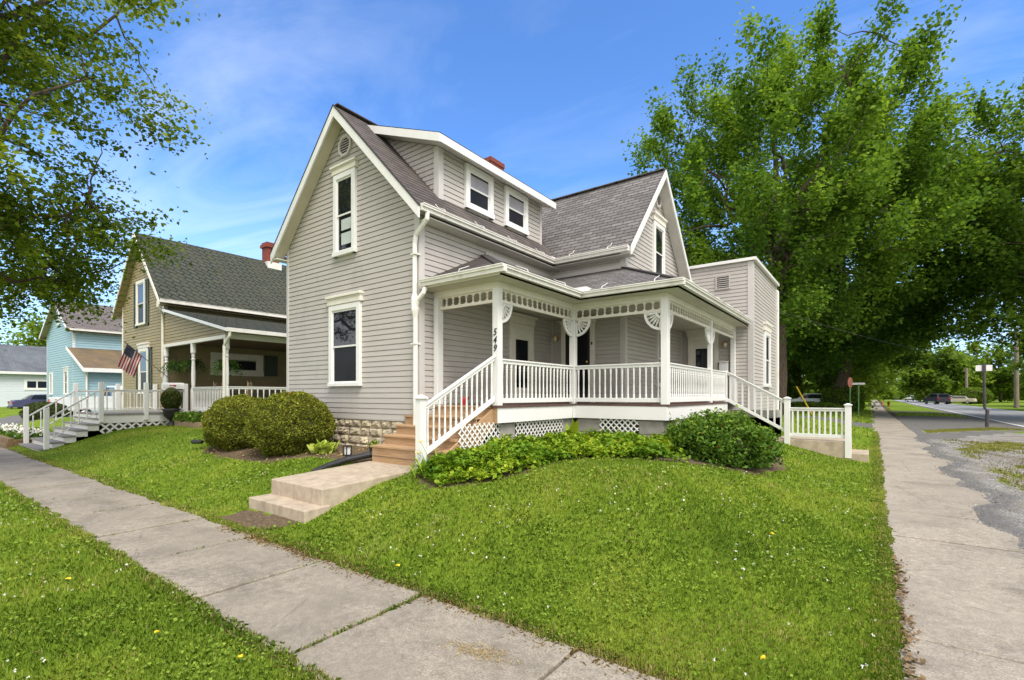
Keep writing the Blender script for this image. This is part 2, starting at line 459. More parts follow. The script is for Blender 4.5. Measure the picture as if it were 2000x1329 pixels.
# ------------------------------------------------------------------ the corner house
HX0, HX1, HY0, HY1 = -11.0, -6.55, 6.05, 14.2
RX, RZ, RS = -8.74, 7.545, 1.035              # main ridge x, z, slope
WY, WS = 12.45, 1.115                          # wing ridge y, slope
WX, WYF, AX, AY, AYB = -4.58, 10.53, -2.64, 14.6, 18.54
DZ = 1.52
house = thing('corner_house', 'two storey grey clapboard house with steep gables and white wraparound porch numbered 549', 'house', (-6.5, 8.5, .6))
def part(mb, name, mat, **k): return mb.build(name, mat, house, **k)

# foundation of rock-faced blocks
def foundation(fr, u0, u1, z0, z1, rows, name='foundation'):
    rng = random.Random(int(u0 * 10))
    mb = MB(); h = (z1 - z0) / rows
    for r in range(rows):
        u = u0 - rng.random() * .2
        while u < u1:
            w = rng.uniform(.2, .42); a, b = max(u, u0), min(u + w - .014, u1)
            if b - a > .05:
                n = 5; zz0, zz1 = z0 + r * h + .006, z0 + (r + 1) * h - .006
                g = [[None] * (n + 1) for _ in range(n + 1)]
                for i in range(n + 1):
                    for j in range(n + 1):
                        s, t = i / n, j / n
                        e = min(min(s, 1 - s) * 4, min(t, 1 - t) * 3.2, 1)
                        o = -.018 + .044 * e ** .6 + (rng.uniform(-.014, .014) if 0 < e else 0)
                        g[i][j] = fr.p(a + (b - a) * s + (rng.uniform(-.008, .008)), o, zz0 + (zz1 - zz0) * t + rng.uniform(-.006, .006))
                for i in range(n):
                    for j in range(n): mb.face([g[i][j], g[i + 1][j], g[i + 1][j + 1], g[i][j + 1]])
            u += w
    o = part(mb, name, 'stone')
    m = MB(); m.lbox(fr, u0, u1, -.2, -.028, z0 - .3, z1); m.build('mortar_bed', 'mortar', o)
foundation(south(HY0), HX0, HX1, .55, 1.22, 4)
foundation(west(HX0), HY0, HY1, .5, 1.22, 4)
foundation(east(AX), AY, AYB, .3, 1.05, 4)
m = MB(); m.lbox(south(AY), WX, AX, -.2, -.03, .3, 1.1); part(m, 'foundation', 'concrete_pier')

# walls
zt = lambda x: RZ - RS * abs(x - RX) - .13
m = MB(); m.wall(south(HY0), [(HX0, 1.24), (HX1, 1.24), (HX1, zt(HX1)), (RX, zt(RX)), (HX0, zt(HX0))]); m.lbox(south(HY0), HX0, HX1, -.02, .02, 1.215, 1.25); part(m, 'wall', 'siding')
m = MB(); m.wall(east(HX1), [(HY0, 1.24), (WYF, 1.24), (WYF, 5.16), (HY0, 5.16)]); part(m, 'wall', 'siding')
m = MB(); m.wall(south(WYF), [(HX1, 1.24), (WX, 1.24), (WX, 5.12), (HX1, 5.12)]); part(m, 'wall', 'siding')
wz = lambda y: 7.5 - WS * abs(y - WY) - .13
m = MB(); m.wall(east(WX), [(WYF, 1.24), (AY, 1.24), (AY, wz(AY)), (WY, wz(WY)), (WYF, wz(WYF))]); part(m, 'wall', 'siding')
m = MB(); m.wall(south(AY), [(WX, 1.1), (AX, 1.1), (AX, 5.38), (WX, 5.38)]); part(m, 'wall', 'siding')
m = MB(); m.wall(east(AX), [(AY, 1.1), (AYB, 1.1), (AYB, 5.38), (AY, 5.38)]); part(m, 'wall', 'siding')
m = MB(); m.wall(west(HX0), [(HY0, 1.24), (HY1, 1.24), (HY1, 5.05), (HY0, 5.05)]); part(m, 'wall', 'siding')
m = MB(); m.wall(north(HY1), [(HX0, 1.24), (HX1, 1.24), (HX1, zt(HX1)), (RX, zt(RX)), (HX0, zt(HX0))]); part(m, 'wall', 'siding')
m = MB(); m.wall(north(AYB), [(-7, 1.1), (AX, 1.1), (AX, 5.38), (-7, 5.38)]); part(m, 'wall', 'siding')

def cboard(x, y, z0, z1, sx, sy, mat='siding_trim', w=.105):
    """outside corner board at x,y covering the faces toward (sx, sy)"""
    mb = MB(); t = .026
    mb.box(min(x, x - sx * w), max(x, x - sx * w), min(y, y + sy * t), max(y, y + sy * t), z0, z1)
    mb.box(min(x, x + sx * t), max(x, x + sx * t), min(y + sy * t, y - sy * w), max(y + sy * t, y - sy * w), z0, z1)
    part(mb, 'corner_board', mat)
cboard(HX1, HY0, 1.235, 5.1, 1, -1)
cboard(HX0, HY0, 1.235, 5.1, -1, -1, w=.06)
cboard(WX, WYF, 1.52, 5.05, 1, -1)
cboard(AX, AY, 1.09, 5.36, 1, -1, 'siding_trim', .12)
cboard(AX, AYB, 1.09, 5.36, 1, 1)
for (x, y) in ((HX1 + .018, WYF - .018), (WX + .018, AY - .018)):
    mb = MB(); mb.cbox((x, y, 1.52), .035, .035, 3.5 if y < 12 else 3.3); part(mb, 'corner_board', 'siding_trim')

# main roof
YR0, YR1 = 5.78, 14.45
EX1, EX0 = -6.27, -11.20
ze1 = RZ - RS * (EX1 - RX); ze0 = RZ - RS * (RX - EX0)
m = MB(); roofplane(m, (EX1, YR0, ze1), (EX1, YR1, ze1), (RX, YR1, RZ), (RX, YR0, RZ)); part(m, 'roof', 'shingle_dark')
m = MB(); roofplane(m, (EX0, YR0, ze0), (EX0, YR1, ze0), (RX, YR1, RZ), (RX, YR0, RZ)); m.bar((RX, YR0, RZ + .025), (RX, YR1, RZ + .025), .2, .02); part(m, 'roof', 'shingle_dark')
def rake(A, B, wdir, h=.2, t=.035, mat='vinyl_white', name='rake_board'):
    A, B = V3(A), V3(B); w = V3(wdir) * t
    mb = MB(); dz = V3((0, 0, -h))
    mb.hexa([A + dz, B + dz, B + dz + w, A + dz + w, A, B, B + w, A + w])
    return part(mb, name, mat)
AP = V3((RX, YR0, RZ - .012))
rake((EX1 + .02, YR0, ze1 - .035), AP, (0, -1, 0), .21)
rake((EX0 - .02, YR0, ze0 - .035), AP, (0, -1, 0), .21)
m = MB()                                       # dark drip edge above the rake boards
for sx, ex, ze in ((1, EX1, ze1), (-1, EX0, ze0)):
    A = V3((ex + .03 * sx, YR0 - .045, ze - .02)); B = V3((RX, YR0 - .045, RZ + .012)); dz = V3((0, 0, -.028)); w = V3((0, .05, 0))
    m.hexa([A + dz, B + dz, B + dz + w, A + dz + w, A, B, B + w, A + w])
part(m, 'drip_edge', 'shingle_dark')
def soffit(A, B, C, D, n, mat='soffit', name='soffit'):
    """A,B lower edge (outer, wall); D,C upper: seams across"""
    mb = MB(); A, B, C, D = map(V3, (A, B, C, D))
    for i in range(n):
        s, t = (i + .03) / n, (i + .97) / n
        mb.face([A.lerp(D, s), B.lerp(C, s), B.lerp(C, t), A.lerp(D, t)])
    dz = V3((0, 0, .006)); mb.face([A + dz, B + dz, C + dz, D + dz])
    return part(mb, name, mat)
so = .155
soffit((EX0, YR0, ze0 - so), (EX0, HY0 - .02, ze0 - so), (RX, HY0 - .02, RZ - so), (RX, YR0, RZ - so), 15)
soffit((EX1, YR0, ze1 - so), (EX1, HY0 - .02, ze1 - so), (RX, HY0 - .02, RZ - so), (RX, YR0, RZ - so), 15)
m = MB(); m.box(EX0 + .0, HX0, YR0, YR1, ze0 - .17, ze0 - .15); m.box(EX0 - .035, EX0, YR0 - .02, YR1, ze0 - .17, ze0 - .02); part(m, 'eave_board', 'vinyl_white')
m = MB(); m.box(HX1, EX1, HY0 - .02, WYF, ze1 - .17, ze1 - .155); part(m, 'soffit', 'soffit_white')

# wing roof
XR = -4.30; WE0 = 10.22; wze = 7.5 - WS * (WY - WE0); WE1 = 2 * WY - WE0
m = MB(); roofplane(m, (RX + .05, WE0, wze), (XR, WE0, wze), (XR, WY, 7.5), (RX + .05, WY, 7.5))
part(m, 'roof', 'shingle_grey')
m = MB(); roofplane(m, (RX + .05, WE1, wze), (XR, WE1, wze), (XR, WY, 7.5), (RX + .05, WY, 7.5)); m.bar((RX, WY, 7.53), (XR, WY, 7.53), .2, .02); part(m, 'roof', 'shingle_grey')
AP2 = V3((XR, WY, 7.49))
rake((XR, WE0 - .02, wze - .03), AP2, (1, 0, 0), .18)
rake((XR, WE1 + .02, wze - .03), AP2, (1, 0, 0), .18)
soffit((XR, WE1, wze - so), (WX + .02, WE1, wze - so), (WX + .02, WY, 7.5 - so), (XR, WY, 7.5 - so), 13, 'soffit_white')
soffit((XR, WE0, wze - so), (WX + .02, WE0, wze - so), (WX + .02, WY, 7.5 - so), (XR, WY, 7.5 - so), 13, 'soffit_white')
m = MB(); m.box(HX1, XR, WE0, WYF, wze - .17, wze - .155); part(m, 'soffit', 'soffit_white')

# dormer on the east slope
DX, DY0, DY1 = -6.80, 6.78, 10.4
dz0 = RZ - RS * (DX - RX) + .01
m = MB(); m.wall(east(DX), [(DY0, dz0), (DY1, dz0), (DY1, 6.54), (DY0, 6.54)]);
dorm = part(m, 'dormer', 'siding')
def dsub(mb, name, mat): return mb.build(name, mat, dorm)
xb = RX + .05
for yy, fr in ((DY0, south(DY0)), (DY1, north(DY1))):
    m = MB(); m.wall(fr, [(DX, dz0), (DX, 6.54), (-8.40, 7.18), (-8.40, 7.17)], z0=dz0); dsub(m, 'wall', 'siding')
m = MB(); m.box(DX - .11, DX + .0, DY0 - .026, DY0, dz0 - .02, 6.55); m.box(DX, DX + .026, DY0 - .026, DY0 + .11, dz0 - .05, 6.53); dsub(m, 'corner_board', 'siding_trim')
m = MB(); m.box(DX, DX + .026, DY1 - .06, DY1 + .026, dz0 - .05, 6.53); dsub(m, 'corner_board', 'siding_trim')
ES = .40; ex, ez = -6.50, 6.60
def dze(x): return ez + ES * (ex - x)
m = MB(); roofplane(m, (ex, 6.5, ez), (ex, 10.62, ez), (RX, 10.62, dze(RX)), (RX, 6.5, dze(RX))); dsub(m, 'roof', 'shingle_dark')
m = MB()
A, B = V3((ex + .02, 6.5, ez - .02)), V3((RX + .1, 6.5, dze(RX + .1) - .02)); w = V3((0, -.03, 0)); dzv = V3((0, 0, -.16))
m.hexa([A + dzv, B + dzv, B + dzv + w, A + dzv + w, A, B, B + w, A + w])
m.box(ex, ex + .03, 6.5, 10.62, ez - .175, ez - .025)
dsub(m, 'eave_board', 'vinyl_white')
m = MB(); m.face([(ex, 6.5, ez - .17), (ex, 10.62, ez - .17), (-8.6, 10.62, dze(-8.6) - .17), (-8.6, 6.5, dze(-8.6) - .17)]); dsub(m, 'soffit', 'soffit_white')

# chimney
m = MB(); m.box(RX - .28, RX + .28, 10.44, 11.03, 6.9, 8.16); m.box(RX - .30, RX + .30, 10.42, 11.05, 8.16, 8.28); part(m, 'chimney', 'brick_red')

# windows
def window(fr, uc, w, z0, z1, cas=.11, head=0, sill=.07, screen=True, curtain=False, pale_sheet=False, own=None, mat='vinyl_white', hmat='cream_trim', d=.075, mid=.5):
    P = own or house
    mb = MB(); u0, u1 = uc - w / 2, uc + w / 2
    mb.lbox(fr, u0, u0 + cas, 0, d, z0, z1); mb.lbox(fr, u1 - cas, u1, 0, d, z0, z1)
    mb.lbox(fr, u0 + cas, u1 - cas, 0, d, z1 - cas, z1); mb.lbox(fr, u0 - .012, u1 + .012, 0, d + .02, z0, z0 + sill)
    wo = mb.build('window', mat, P); bevel(wo, .006)
    a0, a1, b0, b1 = u0 + cas, u1 - cas, z0 + sill, z1 - cas
    zm = b0 + (b1 - b0) * mid; s = .035
    mb = MB()
    for (p, q, n) in ((b0, zm + s / 2, .026), (zm - s / 2, b1, .04)):
        mb.lbox(fr, a0, a0 + s, n - .012, n + .012, p, q); mb.lbox(fr, a1 - s, a1, n - .012, n + .012, p, q)
        mb.lbox(fr, a0 + s, a1 - s, n - .012, n + .012, p, p + s); mb.lbox(fr, a0 + s, a1 - s, n - .012, n + .012, q - s, q)
    mb.build('sash', mat, wo)
    mb = MB(); mb.face([fr.p(a0, .043, zm), fr.p(a1, .043, zm), fr.p(a1, .043, b1), fr.p(a0, .043, b1)]); mb.build('pane', 'glass_pane', wo)
    if pale_sheet:
        mb = MB(); mb.lbox(fr, a0 + .035, a1 - .035, .0435, .0445, zm + .02, b1 - (b1 - zm) * .22); mb.build('pale_sheet', 'pale_sheet', wo)
    mb = MB(); mb.face([fr.p(a0, .030, b0), fr.p(a1, .030, b0), fr.p(a1, .030, zm), fr.p(a0, .030, zm)]); mb.build('pane', 'glass_screen' if screen else 'glass_pane', wo)
    if curtain:
        mb = MB(); g = (a1 - a0)
        for k in range(2):
            h0 = b0 + (zm - b0) * (.18 + .40 * k); h1 = b0 + (zm - b0) * (.50 + .38 * k)
            mb.lbox(fr, a0 + g * .25, a1 - g * .12, .031, .034, h0, h1)
        mb.build('curtain', 'curtain', wo)
    if head:
        mb = MB(); mb.lbox(fr, u0 - .04, u1 + .04, 0, d + .012, z1 + .006, z1 + head * .7)
        mb.lbox(fr, u0 - .06, u1 + .06, 0, d + .045, z1 + head * .72, z1 + head)
        mb.lbox(fr, u0 - .048, u1 + .048, 0, d + .028, z1 + head * .58, z1 + head * .7)
        bevel(mb.build('head_trim', hmat, wo), .01)
    return wo
window(south(HY0), -8.73, 1.06, 1.88, 3.57, head=.20)
window(south(HY0), -8.73, .74, 4.58, 6.28, head=.18, sill=.09, curtain=True, screen=False)
window(east(DX), 7.96, .9, 5.57, 6.50, cas=.12, sill=.12, pale_sheet=True)
window(east(DX), 9.30, .9, 5.57, 6.50, cas=.12, sill=.12, pale_sheet=True)
window(east(WX), 12.64, .80, 4.70, 6.20, head=.22)
window(east(WX), 12.98, .90, 1.92, 3.42, head=0, cas=.07)
window(east(AX), 16.62, .95, 1.95, 3.62, head=.26, cas=.12)
def vent(fr, uc, zc, r):
    mb = MB(); ring = [(cos(pi / 8 + k * pi / 4), sin(pi / 8 + k * pi / 4)) for k in range(8)]
    for k in range(8):
        a, b = ring[k], ring[(k + 1) % 8]
        q = [(a[0] * r, a[1] * r), (b[0] * r, b[1] * r), (b[0] * r * .76, b[1] * r * .76), (a[0] * r * .76, a[1] * r * .76)]
        mb.prism([fr.p(uc + u, 0, zc + z) for u, z in q], fr.N * .06)
    o = bevel(part(mb, 'gable_vent', 'siding_trim'), .006)
    mb = MB()
    for i in range(7):
        z = -r * .66 + i * r * 1.32 / 6; hw = min(r * .74, max(.02, (r * .98 - abs(z)) * .98 if abs(z) > r * .3 else r * .7))
        mb.hexa([fr.p(uc - hw, .012, zc + z + .03), fr.p(uc + hw, .012, zc + z + .03), fr.p(uc + hw, .05, zc + z - .012), fr.p(uc - hw, .05, zc + z - .012),
                 fr.p(uc - hw, .012, zc + z + .04), fr.p(uc + hw, .012, zc + z + .04), fr.p(uc + hw, .05, zc + z - .002), fr.p(uc - hw, .05, zc + z - .002)])
    mb.build('louvre', 'siding_trim', o)
    mb = MB(); mb.prism([fr.p(uc + u * r * .78, .004, zc + z * r * .78) for u, z in ring], fr.N * .015); mb.build('backing', 'black_plastic', o)
vent(south(HY0), -8.73, 6.83, .23); vent(east(WX), 12.6, 6.86, .23)
fr = south(AY)
m = MB(); a, b, c, d = -3.56, -3.24, 4.72, 5.06
m.lbox(fr, a - .035, a, 0, .04, c - .035, d + .035); m.lbox(fr, b, b + .035, 0, .04, c - .035, d + .035); m.lbox(fr, a, b, 0, .04, c - .035, c); m.lbox(fr, a, b, 0, .04, d, d + .035)
for i in range(6):
    z = c + .03 + i * (d - c) / 6; m.lbox(fr, a, b, .012, .036, z, z + .022)
o = part(m, 'wall_vent', 'siding'); m = MB(); m.lbox(fr, a, b, .002, .017, c, d); m.build('backing', 'black_plastic', o)

# flat-roofed addition cap
m = MB(); m.box(WX - .0, AX + .1, AY - .09, AY + .25, 5.38, 5.46); m.box(AX - .25, AX + .1, AY + .25, AYB + .09, 5.38, 5.46)
part(m, 'roof_cap', 'vinyl_white')
m = MB(); m.box(-7, AX, AY + .1, AYB, 5.33, 5.42); part(m, 'roof', 'shingle_dark')

# gutters
def gutter(pts, z, outs, name='gutter', h=.115, w=.11, straps=()):
    """straight runs pts[i]->pts[i+1], outward direction outs[i]; z = top"""
    mb = MB()
    for (a, b, o) in zip(pts[:-1], pts[1:], outs):
        A, B, O = V3((*a, z)), V3((*b, z)), V3((*o, 0))
        for (n0, n1, z0, z1) in ((0, w * .72, -h, -h * .45), (0, w, -h * .45, -.016), (0, w + .012, -.016, 0)):
            mb.hexa([A + O * n0 + V3((0, 0, z0)), B + O * n0 + V3((0, 0, z0)), B + O * n1 + V3((0, 0, z0)), A + O * n1 + V3((0, 0, z0)),
                     A + O * n0 + V3((0, 0, z1)), B + O * n0 + V3((0, 0, z1)), B + O * n1 + V3((0, 0, z1)), A + O * n1 + V3((0, 0, z1))])
        L = (B - A).length; k = max(1, int(L / .95)); d = (B - A).normalized()
        for i in range(k):                     # joint bands and roof straps
            p = A + d * (L * (i + .5) / k)
            mb.hexa([p + O * 0 + V3((0, 0, -h * .46)), p + d * .02 + V3((0, 0, -h * .46)), p + d * .02 + O * (w + .004) + V3((0, 0, -h * .46)), p + O * (w + .004) + V3((0, 0, -h * .46)),
                     p + V3((0, 0, -.01)), p + d * .02 + V3((0, 0, -.01)), p + d * .02 + O * (w + .004) + V3((0, 0, -.01)), p + O * (w + .004) + V3((0, 0, -.01))])
            mb.tube([p + O * w * .9, p + O * w * .7 + V3((0, 0, .05)), p - O * .08 + V3((0, 0, .115)), p - O * .16 + V3((0, 0, .20 if name == 'gutter' else .15))], .0065, 5)
    return part(mb, name, 'gutter_white')
zg = ze1 + .01
gutter([(EX1 - .02, YR0 + .02), (EX1 - .02, WE0 - .02), (XR - .02, WE0 - .02)], zg, [(1, 0), (0, -1)])
m = MB(); m.box(EX1 - .3, EX1 - .0, WE0 - .12, WE0 + .16, zg + .02, zg + .08); part(m, 'splash_guard', 'vinyl_white')
# downspouts
xc = HX1 + .02
m = MB(); yy = HY0 - .085
m.tube([(EX1 + .03, YR0 + .17, zg - .11), (EX1 + .02, YR0 + .17, zg - .22), (xc - .02, yy, zg - .45), (xc - .05, yy, zg - .60), (xc - .05, yy, 3.45)], .043, 8)
m.tube([(xc + .16, yy + .06, 3.60), (xc + .15, yy + .02, 3.50), (xc + .03, yy, 3.38), (xc - .02, yy, 3.22)], .043, 8)
m.tube([(xc - .05, yy, 3.50), (xc - .045, yy, 3.42), (xc - .035, yy, 3.22), (xc - .03, yy, 3.08), (xc - .03, yy, 1.0)], [.044, .075, .075, .046, .046], 8)
for z in (4.2, 2.6): m.box(xc - .11, xc + .02, yy - .052, HY0, z, z + .028)
part(m, 'downspout', 'gutter_white')
m = MB(); m.tube([(AX - .05, AYB + .06, 5.3), (AX + .05, AYB + .06, 5.2), (AX + .05, AYB + .06, 1)], .04, 8); part(m, 'downspout', 'gutter_white')

# ------------------------------------------------------------------ porch
PE, PT = 3.74, 4.62
XA, XB, YA, YB = -4.70, -2.74, 6.06, 8.63
m = MB()
roofplane(m, (HX1, YA, PE), (XA, YA, PE), (HX1, 7.88, PT), None)
roofplane(m, (XA, YA, PE), (XA, YB, PE), (HX1, WYF, PT), (HX1, 7.88, PT))
roofplane(m, (HX1, 7.88, PT), (HX1, 7.88, PT + .001), (HX1, 7.89, PT), None) if False else None
part(m, 'porch_roof', 'shingle_dark')
m = MB()
roofplane(m, (XA, YB, PE), (XB, YB, PE), (WX, WYF, PT), (HX1, WYF, PT))
roofplane(m, (XB, YB, PE), (XB, AY, PE), (WX, AY, PT), (WX, WYF, PT))
part(m, 'porch_roof', 'shingle_grey')
m = MB()
for A, B in (((XA, YA, PE + .02), (HX1, 7.88, PT + .03)), ((XB, YB, PE + .02), (WX, WYF, PT + .03))): m.bar(A, B, .16, .03)
part(m, 'hip_cap', 'shingle_dark')
for a, b in (((HX1 + .02, 7.88), (HX1 + .02, WYF)), ((HX1 + .02, WYF - .02), (WX, WYF - .02)), ((WX + .02, WYF), (WX + .02, AY))):
    m = MB(); m.bar((*a, PT + .09), (*b, PT + .09), .04, .09); part(m, 'flashing', 'siding_trim')
# soffit slab / ceiling, beam, fascia
m = MB()
m.box(HX1, XA, YA + .01, YB, 3.60, 3.64); m.box(HX1, XB, YB, WYF, 3.60, 3.64); m.box(WX, XB, WYF, AY, 3.60, 3.64)
part(m, 'porch_ceiling', 'porch_ceiling')
m = MB()
for a, b in (((HX1, 6.45), (-5.02, 6.45)), ((-5.08, 6.51), (-5.08, 8.97)), ((-5.14, 9.03), (-3.06, 9.03)), ((-3.12, 9.09), (-3.12, AY))):
    m.bar((*a, 3.602), (*b, 3.602), .12, .115)
part(m, 'porch_beam', 'cream_trim')
m = MB()
m.box(HX1, XA, YA, YA + .025, 3.60, 3.72); m.box(XA - .025, XA, YA, YB, 3.60, 3.72); m.box(XA, XB, YB, YB + .025, 3.60, 3.72); m.box(XB - .025, XB, YB, AY, 3.60, 3.72)
part(m, 'fascia', 'cream_trim')
gutter([(HX1 + .1, YA), (XA + .115, YA)], PE, [(0, -1)], 'porch_gutter')
gutter([(XA, YA - .0), (XA, YB - .115)], PE - .002, [(1, 0)], 'porch_gutter')
gutter([(XA, YB), (XB + .115, YB)], PE, [(0, -1)], 'porch_gutter')
gutter([(XB, YB), (XB, AY - .1)], PE - .002, [(1, 0)], 'porch_gutter')
m = MB(); m.box(XA - .14, XA + .16, YB - .06, YB + .22, PE - .02, PE + .10); part(m, 'splash_guard', 'vinyl_white')

# deck, skirt, piers, lattice
m = MB()
for i in range(40):                            # deck boards run out from the house
    pass
m.box(HX1, -5.0, 6.38, 8.96, DZ - .035, DZ); m.box(HX1, -3.04, 8.96, WYF, DZ - .036, DZ - .001); m.box(WX, -3.04, WYF, AY, DZ - .035, DZ)
part(m, 'porch_deck', 'deck_brown')
m = MB(); sk0, sk1 = 1.225, DZ - .036
m.box(-5.05, -5.02, 6.40, 8.965, sk0, sk1); m.box(-5.05, -3.06, 8.965, 8.995, sk0, sk1); m.box(-3.09, -3.06, 8.995, 13.62, sk0, sk1)
bevel(part(m, 'deck_skirt', 'vinyl_white'), .004)
m = MB(); m.box(-5.12, -5.052, 6.40, 6.5, 1.22, DZ - .037); m.box(HX1, -5.12, 6.40, 6.44, 1.2, DZ - .04); part(m, 'rim_joist', 'stair_wood')
def pier(x0, x1, y0, y1):
    mb = MB()
    for k in range(3):
        mb.box(x0, x1, y0, y1, .40 + k * .272, .40 + (k + 1) * .272 - .008)
    bevel(part(mb, 'pier', 'concrete_pier'), .008)
pier(-5.46, -5.10, 6.56, 6.98); pier(-5.46, -5.10, 8.62, 9.02); pier(-4.98, -4.45, 9.03, 9.40); pier(-3.64, -3.16, 9.04, 9.5); pier(-3.5, -3.12, 13.0, 13.6)
def lattice(fr, u0, u1, z0, z1, name='lattice_panel', P=None, sp=.085, w=.024):
    mb = MB()
    for sgn, n0 in ((1, 0), (-1, .008)):
        k = -int((z1 - z0) / sp) - 2
        while True:
            c = u0 + k * sp * 1.41; k += 1
            if c > u1 + (z1 - z0) + .1: break
            def at(z): return c + sgn * (z - z0) if sgn > 0 else c - (z - z0) 
            a, b = (z0, at(z0)), (z1, at(z1))
            # clip to [u0,u1]
            pts = []
            (za, ua), (zb, ub) = a, b
            t0, t1 = 0.0, 1.0; du = ub - ua
            ta, tb = (u0 - ua) / du, (u1 - ua) / du
            if ta > tb: ta, tb = tb, ta
            t0, t1 = max(0, ta), min(1, tb)
            if t1 - t0 < .02: continue
            A = (ua + du * t0, za + (zb - za) * t0); B = (ua + du * t1, za + (zb - za) * t1)
            q = [(A[0] - w * .7, A[1]), (A[0] + w * .7, A[1]), (B[0] + w * .7, B[1]), (B[0] - w * .7, B[1])]
            mb.prism([fr.p(u, n0, z) for u, z in q], fr.N * .008)
    return mb.build(name, 'vinyl_white', P or house)
lattice(east(-5.10), 6.99, 8.62, .5, 1.235)
lattice(south(9.02), -4.45, -3.64, .5, 1.235)
lattice(east(-3.12), 9.5, 13.0, .4, 1.235)
lattice(east(-5.13), 5.55, 6.56, .62, 1.24)
m = MB(); m.box(-6.5, -5.4, 6.7, 10.5, .45, .5); m.box(-5.6, -5.58, 6.6, 9.4, .4, 1.4); m.box(-5.6, -3.6, 9.55, 9.57, .4, 1.4); m.box(-3.62, -3.6, 9.5, 14.5, .3, 1.4); part(m, 'crawl_space', 'mortar')

# posts
def post(x, y, sx=.125, sy=.125, z1=3.49, z0=DZ):
    mb = MB(); mb.box(x - sx / 2, x + sx / 2, y - sy / 2, y + sy / 2, z0, z1)
    mb.box(x - sx / 2 - .008, x + sx / 2 + .008, y - sy / 2 - .008, y + sy / 2 + .008, z1 - .05, z1 - .001) if False else None
    return bevel(part(mb, 'porch_post', 'vinyl_white'), .007, 2)
P1 = post(-5.08, 6.45); post(-5.08, 9.03); post(-3.12, 9.03, .135, .135); post(-3.12, 12.14, .10, .10); post(-6.475, 6.45, .11, .15); post(-3.12, 14.52, .12, .12)
# spindle friezes
def frieze(a, b, z0=3.265, z1=3.487, sp=.165):
    A, B = V3((*a, 0)), V3((*b, 0)); d = (B - A); L = d.length; d.normalize()
    mb = MB(); mb.bar(A + V3((0, 0, z1)), B + V3((0, 0, z1)), .035, .022); mb.bar(A + V3((0, 0, z0 + .05)), B + V3((0, 0, z0 + .05)), .045, .05)
    n = max(2, round(L / sp)); h = z1 - z0 - .07
    prof = [(.024, 0), (.017, .06), (.011, .16), (.010, .36), (.019, .44), (.020, .5), (.019, .56), (.010, .64), (.011, .84), (.017, .94), (.024, 1)]
    for k in range(n + 1):
        p = A + d * (L * k / n) if 0 < k < n else (A + d * .02 if k == 0 else B - d * .02)
        mb.lathe((p.x, p.y, z0 + .049), [(r, t * h) for r, t in prof], 7)
        for sg in (-1, 1):                      # little curved shoulders beside every spindle
            for zz, dz_ in ((z0 + .05, 1), (z1 - .022, -1)):
                q = [p + d * (sg * .005), p + d * (sg * .045), p + d * (sg * .02), p + d * (sg * .008)]
                hh = [0, 0, .018, .045]
                mb.prism([V3((q[i].x, q[i].y, zz + dz_ * hh[i])) - V3((d.y, -d.x, 0)) * .012 for i in range(4)], V3((d.y, -d.x, 0)) * .024)
    return part(mb, 'spindle_frieze', 'cream_trim')
frieze((-6.42, 6.45), (-5.14, 6.45)); frieze((-5.08, 6.51), (-5.08, 8.97)); frieze((-5.02, 9.03), (-3.19, 9.03)); frieze((-3.12, 9.1), (-3.12, 12.09), sp=.16); frieze((-3.12, 12.19), (-3.12, 14.46), sp=.16)
# fan brackets
def bracket(p, d, r=.34, z=3.262):
    d = V3((*d, 0)); s = V3((d.y, -d.x, 0)); mb = MB(); O = V3((*p, z)); n = 10
    def pt(rr, t): return O + d * (rr * cos(t)) + V3((0, 0, -rr * sin(t)))
    def arc(r0, r1, th):
        for i in range(n):
            a, b = pi / 2 * i / n, pi / 2 * (i + 1) / n
            q = [pt(r0, a), pt(r1, a), pt(r1, b), pt(r0, b)]
            mb.prism([v - s * (th / 2) for v in q], s * th)
    arc(r * .86, r, .036); arc(r * .22, r * .36, .034)
    mb.prism([pt(0, 0) - s * .015, pt(r, 0) - s * .015, pt(r, 0) + V3((0, 0, -.02)) - s * .015, pt(0, 0) + V3((0, 0, -.02)) - s * .015], s * .03)
    mb.prism([pt(0, 0) - s * .015, pt(0, 0) + d * .02 - s * .015, pt(r, pi / 2) + d * .02 - s * .015, pt(r, pi / 2) - s * .015], s * .03)
    for k in range(6):
        t = pi / 2 * (k + .5) / 6; A, B = pt(r * .34, t), pt(r * .88, t)
        mb.tube([A, A.lerp(B, .25), A.lerp(B, .5), A.lerp(B, .75), B], [.010, .016, .020, .016, .010], 6)
    return part(mb, 'corner_bracket', 'vinyl_white')
bracket((-5.08, 6.515), (0, 1)); bracket((-5.08, 8.965), (0, -1)); bracket((-5.015, 9.03), (1, 0)); bracket((-3.19, 9.03), (-1, 0)); bracket((-3.12, 9.1), (0, 1)); bracket((-3.12, 12.085), (0, -1)); bracket((-3.12, 12.195), (0, 1))
